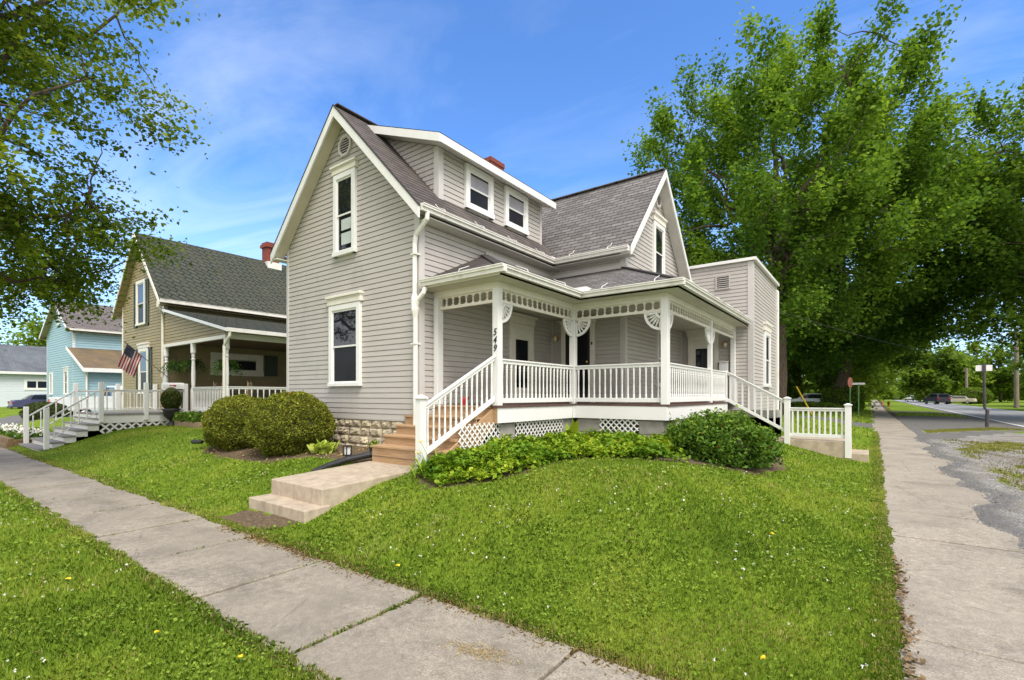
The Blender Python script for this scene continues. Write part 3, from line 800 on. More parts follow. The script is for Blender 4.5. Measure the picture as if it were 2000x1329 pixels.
# railings with turned balusters
BAL = [(.019, 0), (.019, .12), (.021, .125), (.014, .15), (.016, .24), (.012, .5), (.016, .80), (.019, .84), (.014, .87), (.021, .885), (.019, .89), (.019, 1)]
_bal = {}
def baluster(parent, pos, h, sq=False):
    key = (round(h, 3), sq)
    if key not in _bal:
        mb = MB()
        if sq: mb.box(pos[0] - .019, pos[0] + .019, pos[1] - .019, pos[1] + .019, pos[2], pos[2] + h)
        else: mb.lathe(pos, [(r * 1.08, t * h) for r, t in BAL], 8)
        o = mb.build('baluster', 'vinyl_white', parent, org=pos); _bal[key] = o
        return o
    return put(_bal[key], parent, pos)
def railing(own, A, B, hb, ht, n, sq=False, name='railing', top=(.085, .055), bot=(.045, .085)):
    """A, B: deck-level ends; bottom rail top at hb, top rail top at ht above that line"""
    A, B = V3(A), V3(B); z = V3((0, 0, 1))
    mb = MB(); mb.bar(A + z * ht, B + z * ht, top[0], .028); mb.bar(A + z * (ht - .028), B + z * (ht - .028), top[0] * .55, top[1]); mb.bar(A + z * hb, B + z * hb, bot[0], bot[1])
    r = mb.build(name, 'vinyl_white', own); bevel(r, .005)
    for k in range(n):
        p = A.lerp(B, (k + .5) / n) + z * (hb - .012)
        baluster(r, p, ht - hb - .07, sq)
    return r
railing(house, (-5.08, 6.515, DZ), (-5.08, 8.965, DZ), .125, .795, 19)
railing(house, (-5.015, 9.03, DZ), (-3.19, 9.03, DZ), .125, .795, 15)
railing(house, (-3.12, 9.1, DZ), (-3.12, 12.09, DZ), .125, .795, 24)
railing(house, (-3.12, 12.19, DZ), (-3.12, 13.56, DZ), .125, .795, 12)
m = MB(); m.cbox((-3.12, 13.62, DZ), .10, .10, .82); bevel(part(m, 'railing_post', 'vinyl_white'), .006)

# front steps
def steps():
    mb = MB()
    fronts = [(5.25, .845), (5.515, 1.005), (5.78, 1.168), (5.985, 1.335), (6.36, DZ - .004)]
    x0, x1 = -6.90, -5.17
    prev = .56
    risers = MB()
    for k, (y, z) in enumerate(fronts):
        xx0 = x0 if k < 4 else HX1
        yb = fronts[k + 1][0] + .04 if k < 4 else 6.42
        if k == 3:
            mb.box(HX1 + .03, x1, y, yb, z - .036, z); mb.box(x0, HX1 + .028, y, HY0 - .03, z - .037, z - .001)
        else: mb.box(xx0, x1, y, yb, z - .036, z)
        if k < 4: risers.box(xx0 + .012, x1 - .012, y + .03, y + .055, prev, z - .037)
        else: risers.box(HX1 + .03, x1 - .012, y + .03, y + .055, prev, z - .037)
        if k == 0:
            pass
        prev = z - .001
    o = bevel(part(mb, 'front_steps', 'stair_wood'), .006)
    r = risers.build('riser', 'stair_wood', o)
    s = MB()
    for xx in (x1 - .004, ):
        s.prism([(xx, 5.27, .55), (xx, 5.27, .80), (xx, 6.46, 1.50), (xx, 6.46, 1.16), (xx, 5.6, .62), (xx, 5.5, .55)], (.038, 0, 0))
    xx = x0 + .012
    s.prism([(xx, 5.29, .55), (xx, 5.29, .79), (xx, 5.54, .80), (xx, 5.55, .95), (xx, 5.81, .96), (xx, 5.82, 1.12), (xx, 6.02, 1.13), (xx, 6.02, .55)], (-.012, 0, 0)) if False else None
    for k, (y, z) in enumerate(fronts[:3]):     # closed left cheek of stacked boards
        s.box(x0 + .012, x0 + .036, y + .056, HY0 - .05, (.56 if k == 0 else fronts[k - 1][1]) + .0, z - .038)
    s.build('stringer', 'stair_wood', o) if False else None
    c2 = MB(); c2.v, c2.f = s.v[12:], [tuple(i - 12 for i in f_) for f_ in s.f[8:]]; s.v, s.f = s.v[:12], s.f[:8]
    s.build('stringer', 'stair_wood', o); c2.build('cheek_board', 'stair_wood', o)
    m = MB(); m.box(x0 + .03, x1 - .03, 5.272, 5.279, .665, .672); m.build('seam', 'deck_brown', o)
steps()
# stair rail and its newel
NW = V3((-5.36, 4.98, .57))
m = MB(); m.cbox((NW.x, NW.y, .42), .118, .118, 1.22); nv = part(m, 'newel_post', 'vinyl_white'); bevel(nv, .006)
m = MB(); m.cbox((NW.x, NW.y, 1.64), .165, .165, .022)
m.hexa([(NW.x + a * .075, NW.y + b * .075, 1.662) for a, b in ((-1, -1), (1, -1), (1, 1), (-1, 1))] + [(NW.x + a * .02, NW.y + b * .02, 1.702) for a, b in ((-1, -1), (1, -1), (1, 1), (-1, 1))]); bevel(m.build('post_cap', 'vinyl_white', nv), .005)
railing(house, (-5.345, 5.04, .70), (-5.10, 6.38, 1.50), .175, .86, 13)

# doors
def door(fr, u0, u1, z1, head, dark=False, screen=False):
    mb = MB(); c = .115
    mb.lbox(fr, u0, u0 + c, 0, .055, DZ, z1); mb.lbox(fr, u1 - c, u1, 0, .055, DZ, z1); mb.lbox(fr, u0 + c, u1 - c, 0, .055, z1 - c, z1)
    if head:
        mb.lbox(fr, u0 - .03, u1 + .03, 0, .07, z1 + .005, z1 + head * .75); mb.lbox(fr, u0 - .075, u1 + .075, 0, .115, z1 + head * .75, z1 + head)
    d = bevel(part(mb, 'door', 'cream_trim'), .006)
    a, b, t = u0 + c, u1 - c, z1 - c
    mb = MB()
    if dark:
        mb.lbox(fr, a, b, .018, .03, DZ + .02, t); mb.build('panel', 'door_dark', d)
        mb = MB(); mb.lbox(fr, a + .07, b - .07, .031, .033, DZ + .3, t - .12); mb.build('pane', 'glass_screen', d)
    else:
        s = .10
        mb.lbox(fr, a, a + s, .018, .04, DZ + .02, t); mb.lbox(fr, b - s, b, .018, .04, DZ + .02, t); mb.lbox(fr, a + s, b - s, .018, .04, t - .24, t); mb.lbox(fr, a + s, b - s, .018, .04, DZ + .02, DZ + .35)
        mb.build('panel', 'door_white', d)
        mb = MB(); mb.lbox(fr, a + s, b - s, .02, .024, DZ + .35, t - .24); mb.build('pane', 'glass_pane', d)
    mb = MB(); mb.tube([fr.p(b - .06, .04, DZ + .98), fr.p(b - .06, .09, DZ + .98)], [.012, .028], 8); mb.build('handle', 'brass', d)
    return d
door(east(HX1), 8.72, 9.66, 3.33, .22); door(south(WYF), -6.24, -5.33, 3.44, .10, dark=True); door(south(AY), -4.36, -3.52, 3.40, .20)
def lamp(fr, u, z):
    mb = MB(); mb.tube([fr.p(u, .014, z), fr.p(u, .03, z)], [.06, .055], 10); mb.tube([fr.p(u, .03, z + .02), fr.p(u, .10, z + .09), fr.p(u, .12, z + .07)], .009, 6)
    mb.tube([fr.p(u, .12, z + .09), fr.p(u, .12, z + .05)], [.02, .06], 10)
    o = part(mb, 'wall_lamp', 'brass'); mb = MB(); c = fr.p(u, .12, z - .02); mb.ellipsoid(c, (.062, .062, .085), 12, 8); mb.build('lamp_shade', 'lamp_glass', o, smooth=True)
lamp(south(WYF), -6.38, 3.13); lamp(south(AY), -3.33, 3.13)
m = MB(); fr = south(WYF); m.lbox(fr, -5.40, -5.36, .056, .075, 2.80, 2.97); o = part(m, 'doorbell', 'white_metal'); m = MB(); m.lbox(fr, -5.40, -5.36, .0755, .082, 2.90, 2.97); m.build('button', 'black_plastic', o)
m = MB(); fr = south(AY); m.lbox(fr, -3.48, -3.24, .02, .13, 2.34, 2.62); o = bevel(part(m, 'wall_mailbox', 'white_metal'), .01); m = MB(); m.lbox(fr, -3.495, -3.225, .015, .15, 2.622, 2.65); m.build('lid', 'cream_trim', o)
# number on the corner post
o = None
for k, ch in enumerate('549'):
    cu = bpy.data.curves.new('digit', 'FONT'); cu.body = ch; cu.size = .165; cu.extrude = .006; cu.align_x = 'CENTER'; cu.shear = .25; cu.offset = .001
    t = bpy.data.objects.new('digit', cu)
    dg = bpy.context.evaluated_depsgraph_get()
    COL.objects.link(t); bpy.context.view_layer.update()
    me = bpy.data.meshes.new_from_object(t.evaluated_get(bpy.context.evaluated_depsgraph_get())); bpy.data.objects.remove(t)
    me.materials.clear(); me.materials.append(MATS['black_number'])
    d = bpy.data.objects.new('house_number', me); COL.objects.link(d); d.parent = house
    pos = V3((-5.088, 6.45 - .0685, 2.70 - k * .135)); d.location = pos - ORG[house.name]; d.rotation_euler = (pi / 2, 0, 0); d.scale = (.85, 1, 1); ORG[d.name] = pos

# ------------------------------------------------------------------ side steps and their white railing
sst = thing('side_steps', 'low concrete landing and steps under the white railing beside the pavement', 'steps', (-1.6, 14.0, .3))
m = MB(); m.box(-1.95, -.42, 13.60, 14.75, .0, .62); bevel(m.build('landing', 'concrete_new', sst), .01)
m = MB(); m.box(-.42, -.08, 13.66, 14.75, .0, .36); bevel(m.build('step', 'concrete_new', sst), .01)
m = MB()
for k in range(4): m.box(-3.05 + k * .28, -1.95, 13.70, 14.58, .3, DZ - .2 - k * .19)
m.build('step', 'concrete_pier', sst)
sr = thing('stair_railing', 'white railing sloping down from the porch then level beside the pavement', 'railing', (-1.7, 13.64, .6))
def newel(x, y, z0, z1, own):
    mb = MB(); mb.cbox((x, y, z0), .125, .125, z1 - z0 - .05); n = bevel(mb.build('newel_post', 'vinyl_white', own), .007)
    mb = MB(); mb.cbox((x, y, z1 - .05), .165, .165, .022)
    mb.hexa([(x + a * .075, y + b * .075, z1 - .028) for a, b in ((-1, -1), (1, -1), (1, 1), (-1, 1))] + [(x + a * .02, y + b * .02, z1) for a, b in ((-1, -1), (1, -1), (1, 1), (-1, 1))])
    bevel(mb.build('post_cap', 'vinyl_white', n), .005)
newel(-1.69, 13.64, .45, 1.66, sr); newel(-.46, 13.64, .25, 1.51, sr)
railing(sr, (-3.07, 13.64, DZ), (-1.75, 13.64, .78), .10, .80, 9, sq=True)
railing(sr, (-1.63, 13.64, .62), (-.52, 13.64, .62), .16, .78, 10, sq=True)

# ------------------------------------------------------------------ concrete front walk and step
def slabobj(name, pts_top, thick, mat, label, cat):
    mb = MB(); mb.prism([V3(p) for p in pts_top], (0, 0, -thick)); o = mb.build(name, mat); bevel(o, .012, 2)
    return tag(o, label, cat)
fw = thing('front_walk', 'tan concrete slab walk and step leading to the wooden porch stairs', 'steps', (-6.3, 4.3, .4))
m = MB(); m.prism([(-7.05, 3.62, .475), (-5.72, 3.60, .475), (-5.62, 5.30, .565), (-6.98, 5.30, .565)], (0, 0, -.5)); bevel(m.build('slab', 'concrete_new', fw), .012)
for z in (): pass
m = MB(); m.prism([(-7.09, 3.32, .255), (-5.66, 3.32, .255), (-5.68, 3.70, .262), (-7.07, 3.70, .262)], (0, 0, -.4)); bevel(m.build('step', 'concrete_new', fw), .012)

# ------------------------------------------------------------------ generic pieces for the houses next door
def gable_house(H, x0, x1, y0, y1, zb, eave, ridge, ov, over, mats, rough=.12, roofname='roof', lip=.016, course=.115):
    """ridge along y; mats = siding, trim, soffit, shingle"""
    S, T, SF, SH = mats
    xm = (x0 + x1) / 2; sl = (ridge - eave) / (xm - x0 + over)
    zr = lambda x: ridge - sl * abs(x - xm)
    def b(mb, n, mt): return mb.build(n, mt, H)
    for f in (south(y0), north(y1)):
        mb = MB(); mb.wall(f, [(x0, zb), (x1, zb), (x1, zr(x1) - .12), (xm, ridge - .12), (x0, zr(x0) - .12)], course, lip); b(mb, 'wall', S)
    for f, x in ((west(x0), x0), (east(x1), x1)):
        mb = MB(); mb.wall(f, [(y0, zb), (y1, zb), (y1, zr(x) - .1), (y0, zr(x) - .1)], course, lip); b(mb, 'wall', S)
    for sx, xw in ((-1, x0), (1, x1)):
        xe = xw + sx * over; ze = zr(xe)
        mb = MB(); roofplane(mb, (xe, y0 - ov, ze), (xe, y1 + ov, ze), (xm, y1 + ov, ridge), (xm, y0 - ov, ridge), .2, .014); b(mb, 'roof', SH)
        mb = MB(); A, B = V3((xe, y0 - ov - .02, ze - .02)), V3((xm, y0 - ov - .02, ridge - .02)); dz = V3((0, 0, -.17)); w_ = V3((0, .035, 0))
        mb.hexa([A + dz, B + dz, B + dz + w_, A + dz + w_, A, B, B + w_, A + w_]); b(mb, 'rake_board', T)
        soffit_ = MB(); s = .16
        A, B, C, D = V3((xe, y0 - ov, ze - s)), V3((xe, y0, ze - s)), V3((xm, y0, ridge - s)), V3((xm, y0 - ov, ridge - s))
        for i in range(14): soffit_.face([A.lerp(D, (i + .03) / 14), B.lerp(C, (i + .03) / 14), B.lerp(C, (i + .97) / 14), A.lerp(D, (i + .97) / 14)])
        A2, B2 = V3((min(xe, xw), y0 - ov, ze - s - .01)), V3((max(xe, xw), y1 + ov, ze - s)); soffit_.box(A2.x, B2.x, A2.y, B2.y, A2.z, B2.z)
        b(soffit_, 'soffit', SF)
        mb = MB(); xo = xe + sx * .1; mb.box(min(xe, xo), max(xe, xo), y0 - ov + .02, y1 + ov, ze - .1, ze + .012); mb.box(min(xo, xo - sx * .02), max(xo, xo - sx * .02), y0 - ov, y1 + ov, ze + .0, ze + .03); b(mb, 'gutter', 'gutter_white')
        mb = MB(); mb.box(xw - .1 if sx > 0 else xw - .025, xw + .025 if sx > 0 else xw + .1, y0 - .025, y0, zb, zr(xw) - .1); mb.box(min(xw, xw + sx * .025), max(xw, xw + sx * .025), y0, y0 + .1, zb, zr(xw) - .1); b(mb, 'corner_board', T)
    return zr
def shutters(H, fr, uc, w, z0, z1, sw=.32):
    for s in (-1, 1):
        mb = MB(); a = uc + s * (w / 2 + sw / 2 + .02)
        mb.lbox(fr, a - sw / 2, a - sw / 2 + .05, .016, .05, z0, z1); mb.lbox(fr, a + sw / 2 - .05, a + sw / 2, .016, .05, z0, z1)
        mb.lbox(fr, a - sw / 2, a + sw / 2, .016, .05, z0, z0 + .07); mb.lbox(fr, a - sw / 2, a + sw / 2, .016, .05, z1 - .07, z1); mb.lbox(fr, a - sw / 2, a + sw / 2, .016, .04, (z0 + z1) / 2 - .04, (z0 + z1) / 2 + .04)
        n = int((z1 - z0) / .07)
        for i in range(n):
            z = z0 + (i + .5) * (z1 - z0) / n; mb.lbox(fr, a - sw / 2 + .04, a + sw / 2 - .04, .016, .036, z - .022, z + .02)
        mb.build('shutter', 'green_shutter', H)

# ------------------------------------------------------------------ tan house
tan = thing('tan_house', 'tan clapboard house with green slate roof, porch and raised white railed deck', 'house', (-24, 9, .6))
TX0, TX1, TY = -26.35, -21.57, 7.0
gable_house(tan, TX0, TX1, TY, 17, .6, 5.25, 8.28, .28, .36, ('tan_siding', 'cream_trim', 'tan_soffit', 'shingle_green'))
window(south(TY), -23.96, 1.02, 4.55, 6.38, cas=.13, head=0, own=tan, mat='cream_trim', screen=True); shutters(tan, south(TY), -23.96, 1.02, 4.5, 6.35)
window(south(TY), -23.65, 1.06, 1.75, 3.60, cas=.13, head=.2, own=tan, mat='cream_trim'); shutters(tan, south(TY), -23.65, 1.06, 1.75, 3.6)
window(east(TX1), 9.65, 2.1, 2.52, 3.45, cas=.27, own=tan, mat='cream_trim', d=.06, sill=.22, mid=.97); 
m = MB(); m.lbox(east(TX1), 10.78, 11.35, .016, .05, 2.55, 3.45); m.build('shutter', 'green_shutter', tan)
m = MB(); m.box(-24.25, -23.75, 12.0, 12.6, 7.6, 8.95); m.box(-24.32, -23.68, 11.93, 12.67, 8.95, 9.1); m.box(-24.27, -23.73, 11.98, 12.62, 9.1, 9.2); c_ = m.build('chimney', 'brick_red', tan)
m = MB(); m.box(-24.3, -23.6, 11.95, 12.65, 7.9, 8.22); m.build('chimney_flashing', 'gutter_white', c_)
# porch of the tan house
PX1, PZ = -16.40, 1.12
m = MB(); m.box(TX1, PX1, TY, 17, PZ - .12, PZ); m.build('porch_floor', 'gray_deck', tan)
m = MB(); roofplane(m, (-16.1, TY - .15, 3.78), (-16.1, 17.2, 3.78), (TX1, 17.2, 4.98), (TX1, TY - .15, 4.98), .2, .014); m.build('porch_roof', 'shingle_green', tan)
m = MB(); m.wall(south(TY - .02), [(TX1 + .1, 3.60), (PX1, 3.60), (PX1, 3.72), (TX1 + .1, 4.86)], .115, .016); m.build('wall', 'tan_siding', tan)
m = MB(); A, B = V3((-16.1, TY - .17, 3.79)), V3((TX1 + .05, TY - .17, 4.98)); dz = V3((0, 0, -.09)); w_ = V3((0, .05, 0)); m.hexa([A + dz, B + dz, B + dz + w_, A + dz + w_, A, B, B + w_, A + w_]); m.build('rake_board', 'vinyl_white', tan)
m = MB(); m.box(TX1, PX1 + .06, TY - .06, TY + .06, 3.50, 3.61); m.box(PX1 - .06, PX1 + .06, TY, 17, 3.50, 3.68); m.build('porch_beam', 'cream_trim', tan)
m = MB(); m.box(-16.1, -15.99, TY - .15, 17.2, 3.68, 3.80); m.build('gutter', 'gutter_white', tan)
m = MB(); m.box(TX1, -16.1, TY, 17.2, 3.68, 3.69); m.build('porch_ceiling', 'tan_porch_shade', tan)
m = MB(); m.wall(south(16.5), [(TX1, PZ), (PX1, PZ), (PX1, 3.7), (TX1, 3.7)], .115, .016); m.build('wall', 'tan_porch_shade', tan)
COLP = [(.085, 0), (.085, .78), (.06, .80), (.075, .83), (.05, .86), (.06, .95), (.066, 1.3), (.05, 1.78), (.07, 1.83), (.045, 1.87), (.06, 1.95), (.05, 2.0), (.075, 2.04), (.085, 2.06), (.085, 2.39)]
for x in (-21.42, -18.97, -16.43):
    m = MB(); m.lathe((x, TY + .02, PZ), COLP, 10); o = m.build('porch_column', 'vinyl_white', tan)
railing(tan, (-18.88, TY, PZ), (-16.52, TY, PZ), .1, .86, 20)
railing(tan, (-16.43, TY + .1, PZ), (-16.43, 15, PZ), .1, .86, 40)
m = MB(); m.box(-18.95, PX1 + .05, TY - .03, TY, PZ - .35, PZ - .02); m.box(PX1, PX1 + .05, TY, 17, PZ - .35, PZ - .02); m.build('deck_skirt', 'vinyl_white', tan)
m = MB(); m.tube([(-16.04, TY - .05, 3.68), (-16.06, TY - .06, 3.55), (-16.32, TY - .1, 3.25), (-16.33, TY - .1, .8)], .045, 8); m.tube([(TX1 + .3, TY - .3, 5.2), (TX1 + .28, TY - .3, 5.0), (TX1 + .05, TY - .07, 4.75), (TX1 + .05, TY - .07, 2.6), (TX1 - .0, TY - .07, 2.4)], .045, 8); m.build('downspout', 'cream_trim', tan)
# raised deck in front of it
DKX, DKX0, DKY = -19.30, -22.2, 4.58
m = MB(); m.box(DKX0, DKX + .03, DKY, TY, PZ - .05, PZ); m.build('deck_floor', 'gray_deck', tan)
m = MB(); m.box(DKX - .03, DKX, DKY, TY, PZ - .30, PZ - .055); m.box(DKX0, DKX, DKY, DKY + .03, PZ - .30, PZ - .055); m.build('deck_skirt', 'vinyl_white', tan)
lattice(east(DKX - .03), DKY, TY, .36, PZ - .30, P=tan, sp=.16, w=.055)
m = MB(); m.box(DKX - .5, DKX - .45, DKY, TY, .4, PZ - .06); m.build('backing', 'mortar', tan)
for (x, y, b_, t_) in ((DKX, DKY, .85, 2.12), (DKX, 5.75, .88, 2.12), (DKX, 6.9, .45, 2.1), (DKX0, DKY, .85, 2.12), (DKX0, 5.75, .85, 2.12), (DKX0, 6.9, .85, 2.12), (DKX, 3.33, .12, 1.33), (DKX0 + .1, 3.33, .12, 1.33)):
    m = MB(); m.cbox((x, y, b_), .12, .12, t_ - b_); bevel(m.build('railing_post', 'vinyl_white', tan), .012)
for xx in (DKX, DKX0):
    railing(tan, (xx, DKY + .06, PZ), (xx, 5.69, PZ), .12, .76, 6, top=(.06, .03), bot=(.04, .04)); railing(tan, (xx, 5.81, PZ), (xx, 6.84, PZ), .12, .76, 5, top=(.06, .03), bot=(.04, .04))
    xr = xx if xx == DKX else xx + .1
    railing(tan, (xr, 3.40, .36), (xr, DKY - .06, PZ + .05), .05, .70, 6, top=(.05, .03), bot=(.03, .03))
m = MB()
for k in range(6):
    y = 3.15 + k * .27; z = .15 + k * .165; m.box(DKX0 + .1, DKX - .02, y, y + .31, z - .045, z)
m.build('deck_steps', 'gray_deck', tan)
m = MB()
for k in range(6):
    y = 3.15 + k * .27; z = .15 + k * .165; m.box(DKX0 + .15, DKX - .05, y + .04, 4.6, .0, z - .045)
m.build('stair_side', 'vinyl_white', tan)

# flag on a slanted pole
fl = thing('flag', 'american flag drooping from a slanted pole on the tan house', 'flag', (-21.0, 6.98, 2.38))
pb, pt_ = V3((-21.1, 6.97, 2.36)), V3((-20.55, 5.52, 3.52))
m = MB(); m.tube([pb, pt_], .014, 8); m.ellipsoid(pt_, (.03, .03, .03), 8, 6); m.build('flagpole', 'pole_wood', fl)
def flagmat():
    m_, nt_, b_ = nodemat('flag_cloth')
    uv = nn(nt_, 'ShaderNodeUVMap').outputs[0]; sp_ = nn(nt_, 'ShaderNodeSeparateXYZ'); nt_.links.new(uv, sp_.inputs[0])
    st = math_(nt_, 'GREATER_THAN', math_(nt_, 'FRACT', math_(nt_, 'MULTIPLY', sp_.outputs[0], 6.5)), .5)
    c_ = mixc(nt_, st, (.48, .02, .045), (.80, .77, .77))
    can = math_(nt_, 'MULTIPLY', math_(nt_, 'LESS_THAN', sp_.outputs[1], .4), math_(nt_, 'LESS_THAN', sp_.outputs[0], .538))
    vx = math_(nt_, 'SUBTRACT', math_(nt_, 'FRACT', math_(nt_, 'MULTIPLY', sp_.outputs[0], 9 / .538)), .5); vy = math_(nt_, 'SUBTRACT', math_(nt_, 'FRACT', math_(nt_, 'MULTIPLY', sp_.outputs[1], 11 / .4)), .5)
    r2 = math_(nt_, 'ADD', math_(nt_, 'MULTIPLY', vx, vx), math_(nt_, 'MULTIPLY', vy, vy))
    star = math_(nt_, 'LESS_THAN', r2, .035)
    blue = mixc(nt_, star, (.008, .014, .075), (.6, .6, .6))
    nt_.links.new(mixc(nt_, can, c_, blue), b_.inputs['Base Color']); b_.inputs['Roughness'].default_value = .8
flagmat()
m = MB(); n1_, n2_ = 14, 20; hd = (pb - pt_).normalized()
def fp(s, t):   # s along hoist 0..1, t along fly 0..1
    p = pt_ + hd * (.08 + .64 * s)
    fly = V3((-.42 * t + .10 * s * t, -.14 * t, -.78 * t + .14 * s * t))
    fold = .075 * sin(s * 14 + t * 2.5) * t ** .6 + .03 * sin(s * 5 + t * 8)
    return p + fly + V3((.75, -.25, .1)) * fold + V3((0, 0, -.12 * s * t))
for i in range(n1_):
    for j in range(n2_):
        a, b, c, d = i / n1_, (i + 1) / n1_, j / n2_, (j + 1) / n2_
        m.face([fp(a, c), fp(b, c), fp(b, d), fp(a, d)], [(a, c), (b, c), (b, d), (a, d)])
m.build('flag_cloth', 'flag_cloth', fl, smooth=True)

# mailbox on the deck railing, urn with clipped topiary, ferns, chairs
mbx = thing('mailbox', 'white mailbox with small red flag on the tan house deck rail', 'mailbox', (-19.2, 6.75, 1.95))
m = MB(); prof = [(-.09, 0), (.09, 0), (.09, .12)] + [(.09 * cos(t), .12 + .09 * sin(t)) for t in (.5, 1.0, 1.57, 2.14, 2.64)] + [(-.09, .12)]
m.prism([(-19.22 + u, 6.18, 1.92 + z) for u, z in prof], (0, .62, 0)); m.build('box', 'vinyl_white', mbx)
m = MB(); m.box(-19.128, -19.12, 6.35, 6.52, 2.03, 2.05); m.box(-19.128, -19.12, 6.48, 6.55, 2.0, 2.05); m.build('signal_flag', 'red_paint', mbx)

# ------------------------------------------------------------------ blue house and white garage
bl = thing('blue_house', 'light blue clapboard house with brown shingle roof and lean-to', 'house', (-45.4, 12, .5))
BX0, BX1, BY = -49.0, -41.84, 8.5
gable_house(bl, BX0, BX1, BY, 20, .5, 6.0, 8.3, .37, .4, ('blue_siding', 'vinyl_white', 'tan_soffit', 'shingle_plain'), lip=.03, course=.16)
window(south(BY), -47.55, .8, 1.75, 3.35, own=bl, d=.09); window(south(BY), -43.4, .95, 1.75, 3.4, own=bl, head=.2, d=.09); window(south(BY), -45.4, .5, 6.55, 7.15, own=bl, d=.09, cas=.08)
m = MB(); m.wall(south(BY - .02), [(BX1, .5), (-38.5, .5), (-38.5, 3.3), (BX1, 4.7)], .16, .03); m.wall(east(-38.5), [(BY, .5), (20, .5), (20, 3.3), (BY, 3.3)], .16, .03); m.build('wall', 'blue_siding', bl)
m = MB(); roofplane(m, (-38.1, BY - .3, 3.35), (-38.1, 20, 3.35), (BX1, 20, 4.8), (BX1, BY - .3, 4.8), .2, .014); m.build('lean_to_roof', 'shingle_moss', bl)
m = MB(); A, B = V3((-38.1, BY - .33, 3.36)), V3((BX1 - .2, BY - .33, 4.88)); dz = V3((0, 0, -.2)); w_ = V3((0, .05, 0)); m.hexa([A + dz, B + dz, B + dz + w_, A + dz + w_, A, B, B + w_, A + w_]); m.box(-38.1, -38.0, BY - .3, 20, 3.12, 3.36); m.build('rake_board', 'vinyl_white', bl)
m = MB(); m.box(-38.62, -38.46, BY - .04, BY, .5, 3.2); m.tube([(-38.1, BY - .2, 3.1), (-38.3, BY - .1, 2.9), (-38.35, BY - .08, .6)], .05, 6); m.build('downspout', 'cream_trim', bl)
gg = thing('white_garage', 'plain white garage with grey roof behind the parked sedan', 'garage', (-66, 14, .4))
m = MB(); m.wall(east(-62), [(2, .3), (24, .3), (24, 3.75), (2, 3.75)], .22, .012); m.wall(south(2), [(-72, .3), (-62, .3), (-62, 3.75), (-67, 6.4), (-72, 3.75)], .22, .012); m.build('wall', 'garage_siding', gg)
m = MB(); roofplane(m, (-61.6, 1.6, 3.8), (-61.6, 24.4, 3.8), (-67, 24.4, 6.6), (-67, 1.6, 6.6), .25, .015); m.build('roof', 'shingle_blue', gg)
m = MB(); m.box(-61.62, -61.5, 1.6, 24.4, 3.62, 3.83); m.build('eave_board', 'vinyl_white', gg)
m = MB(); m.lbox(east(-62), 9.2, 10.9, .015, .06, 2.2, 3.2); o = m.build('window', 'vinyl_white', gg)
m = MB(); m.lbox(east(-62), 9.4, 10.0, .061, .065, 2.4, 3.0); m.lbox(east(-62), 10.1, 10.7, .061, .065, 2.4, 3.0); m.build('pane', 'glass_pane', o)

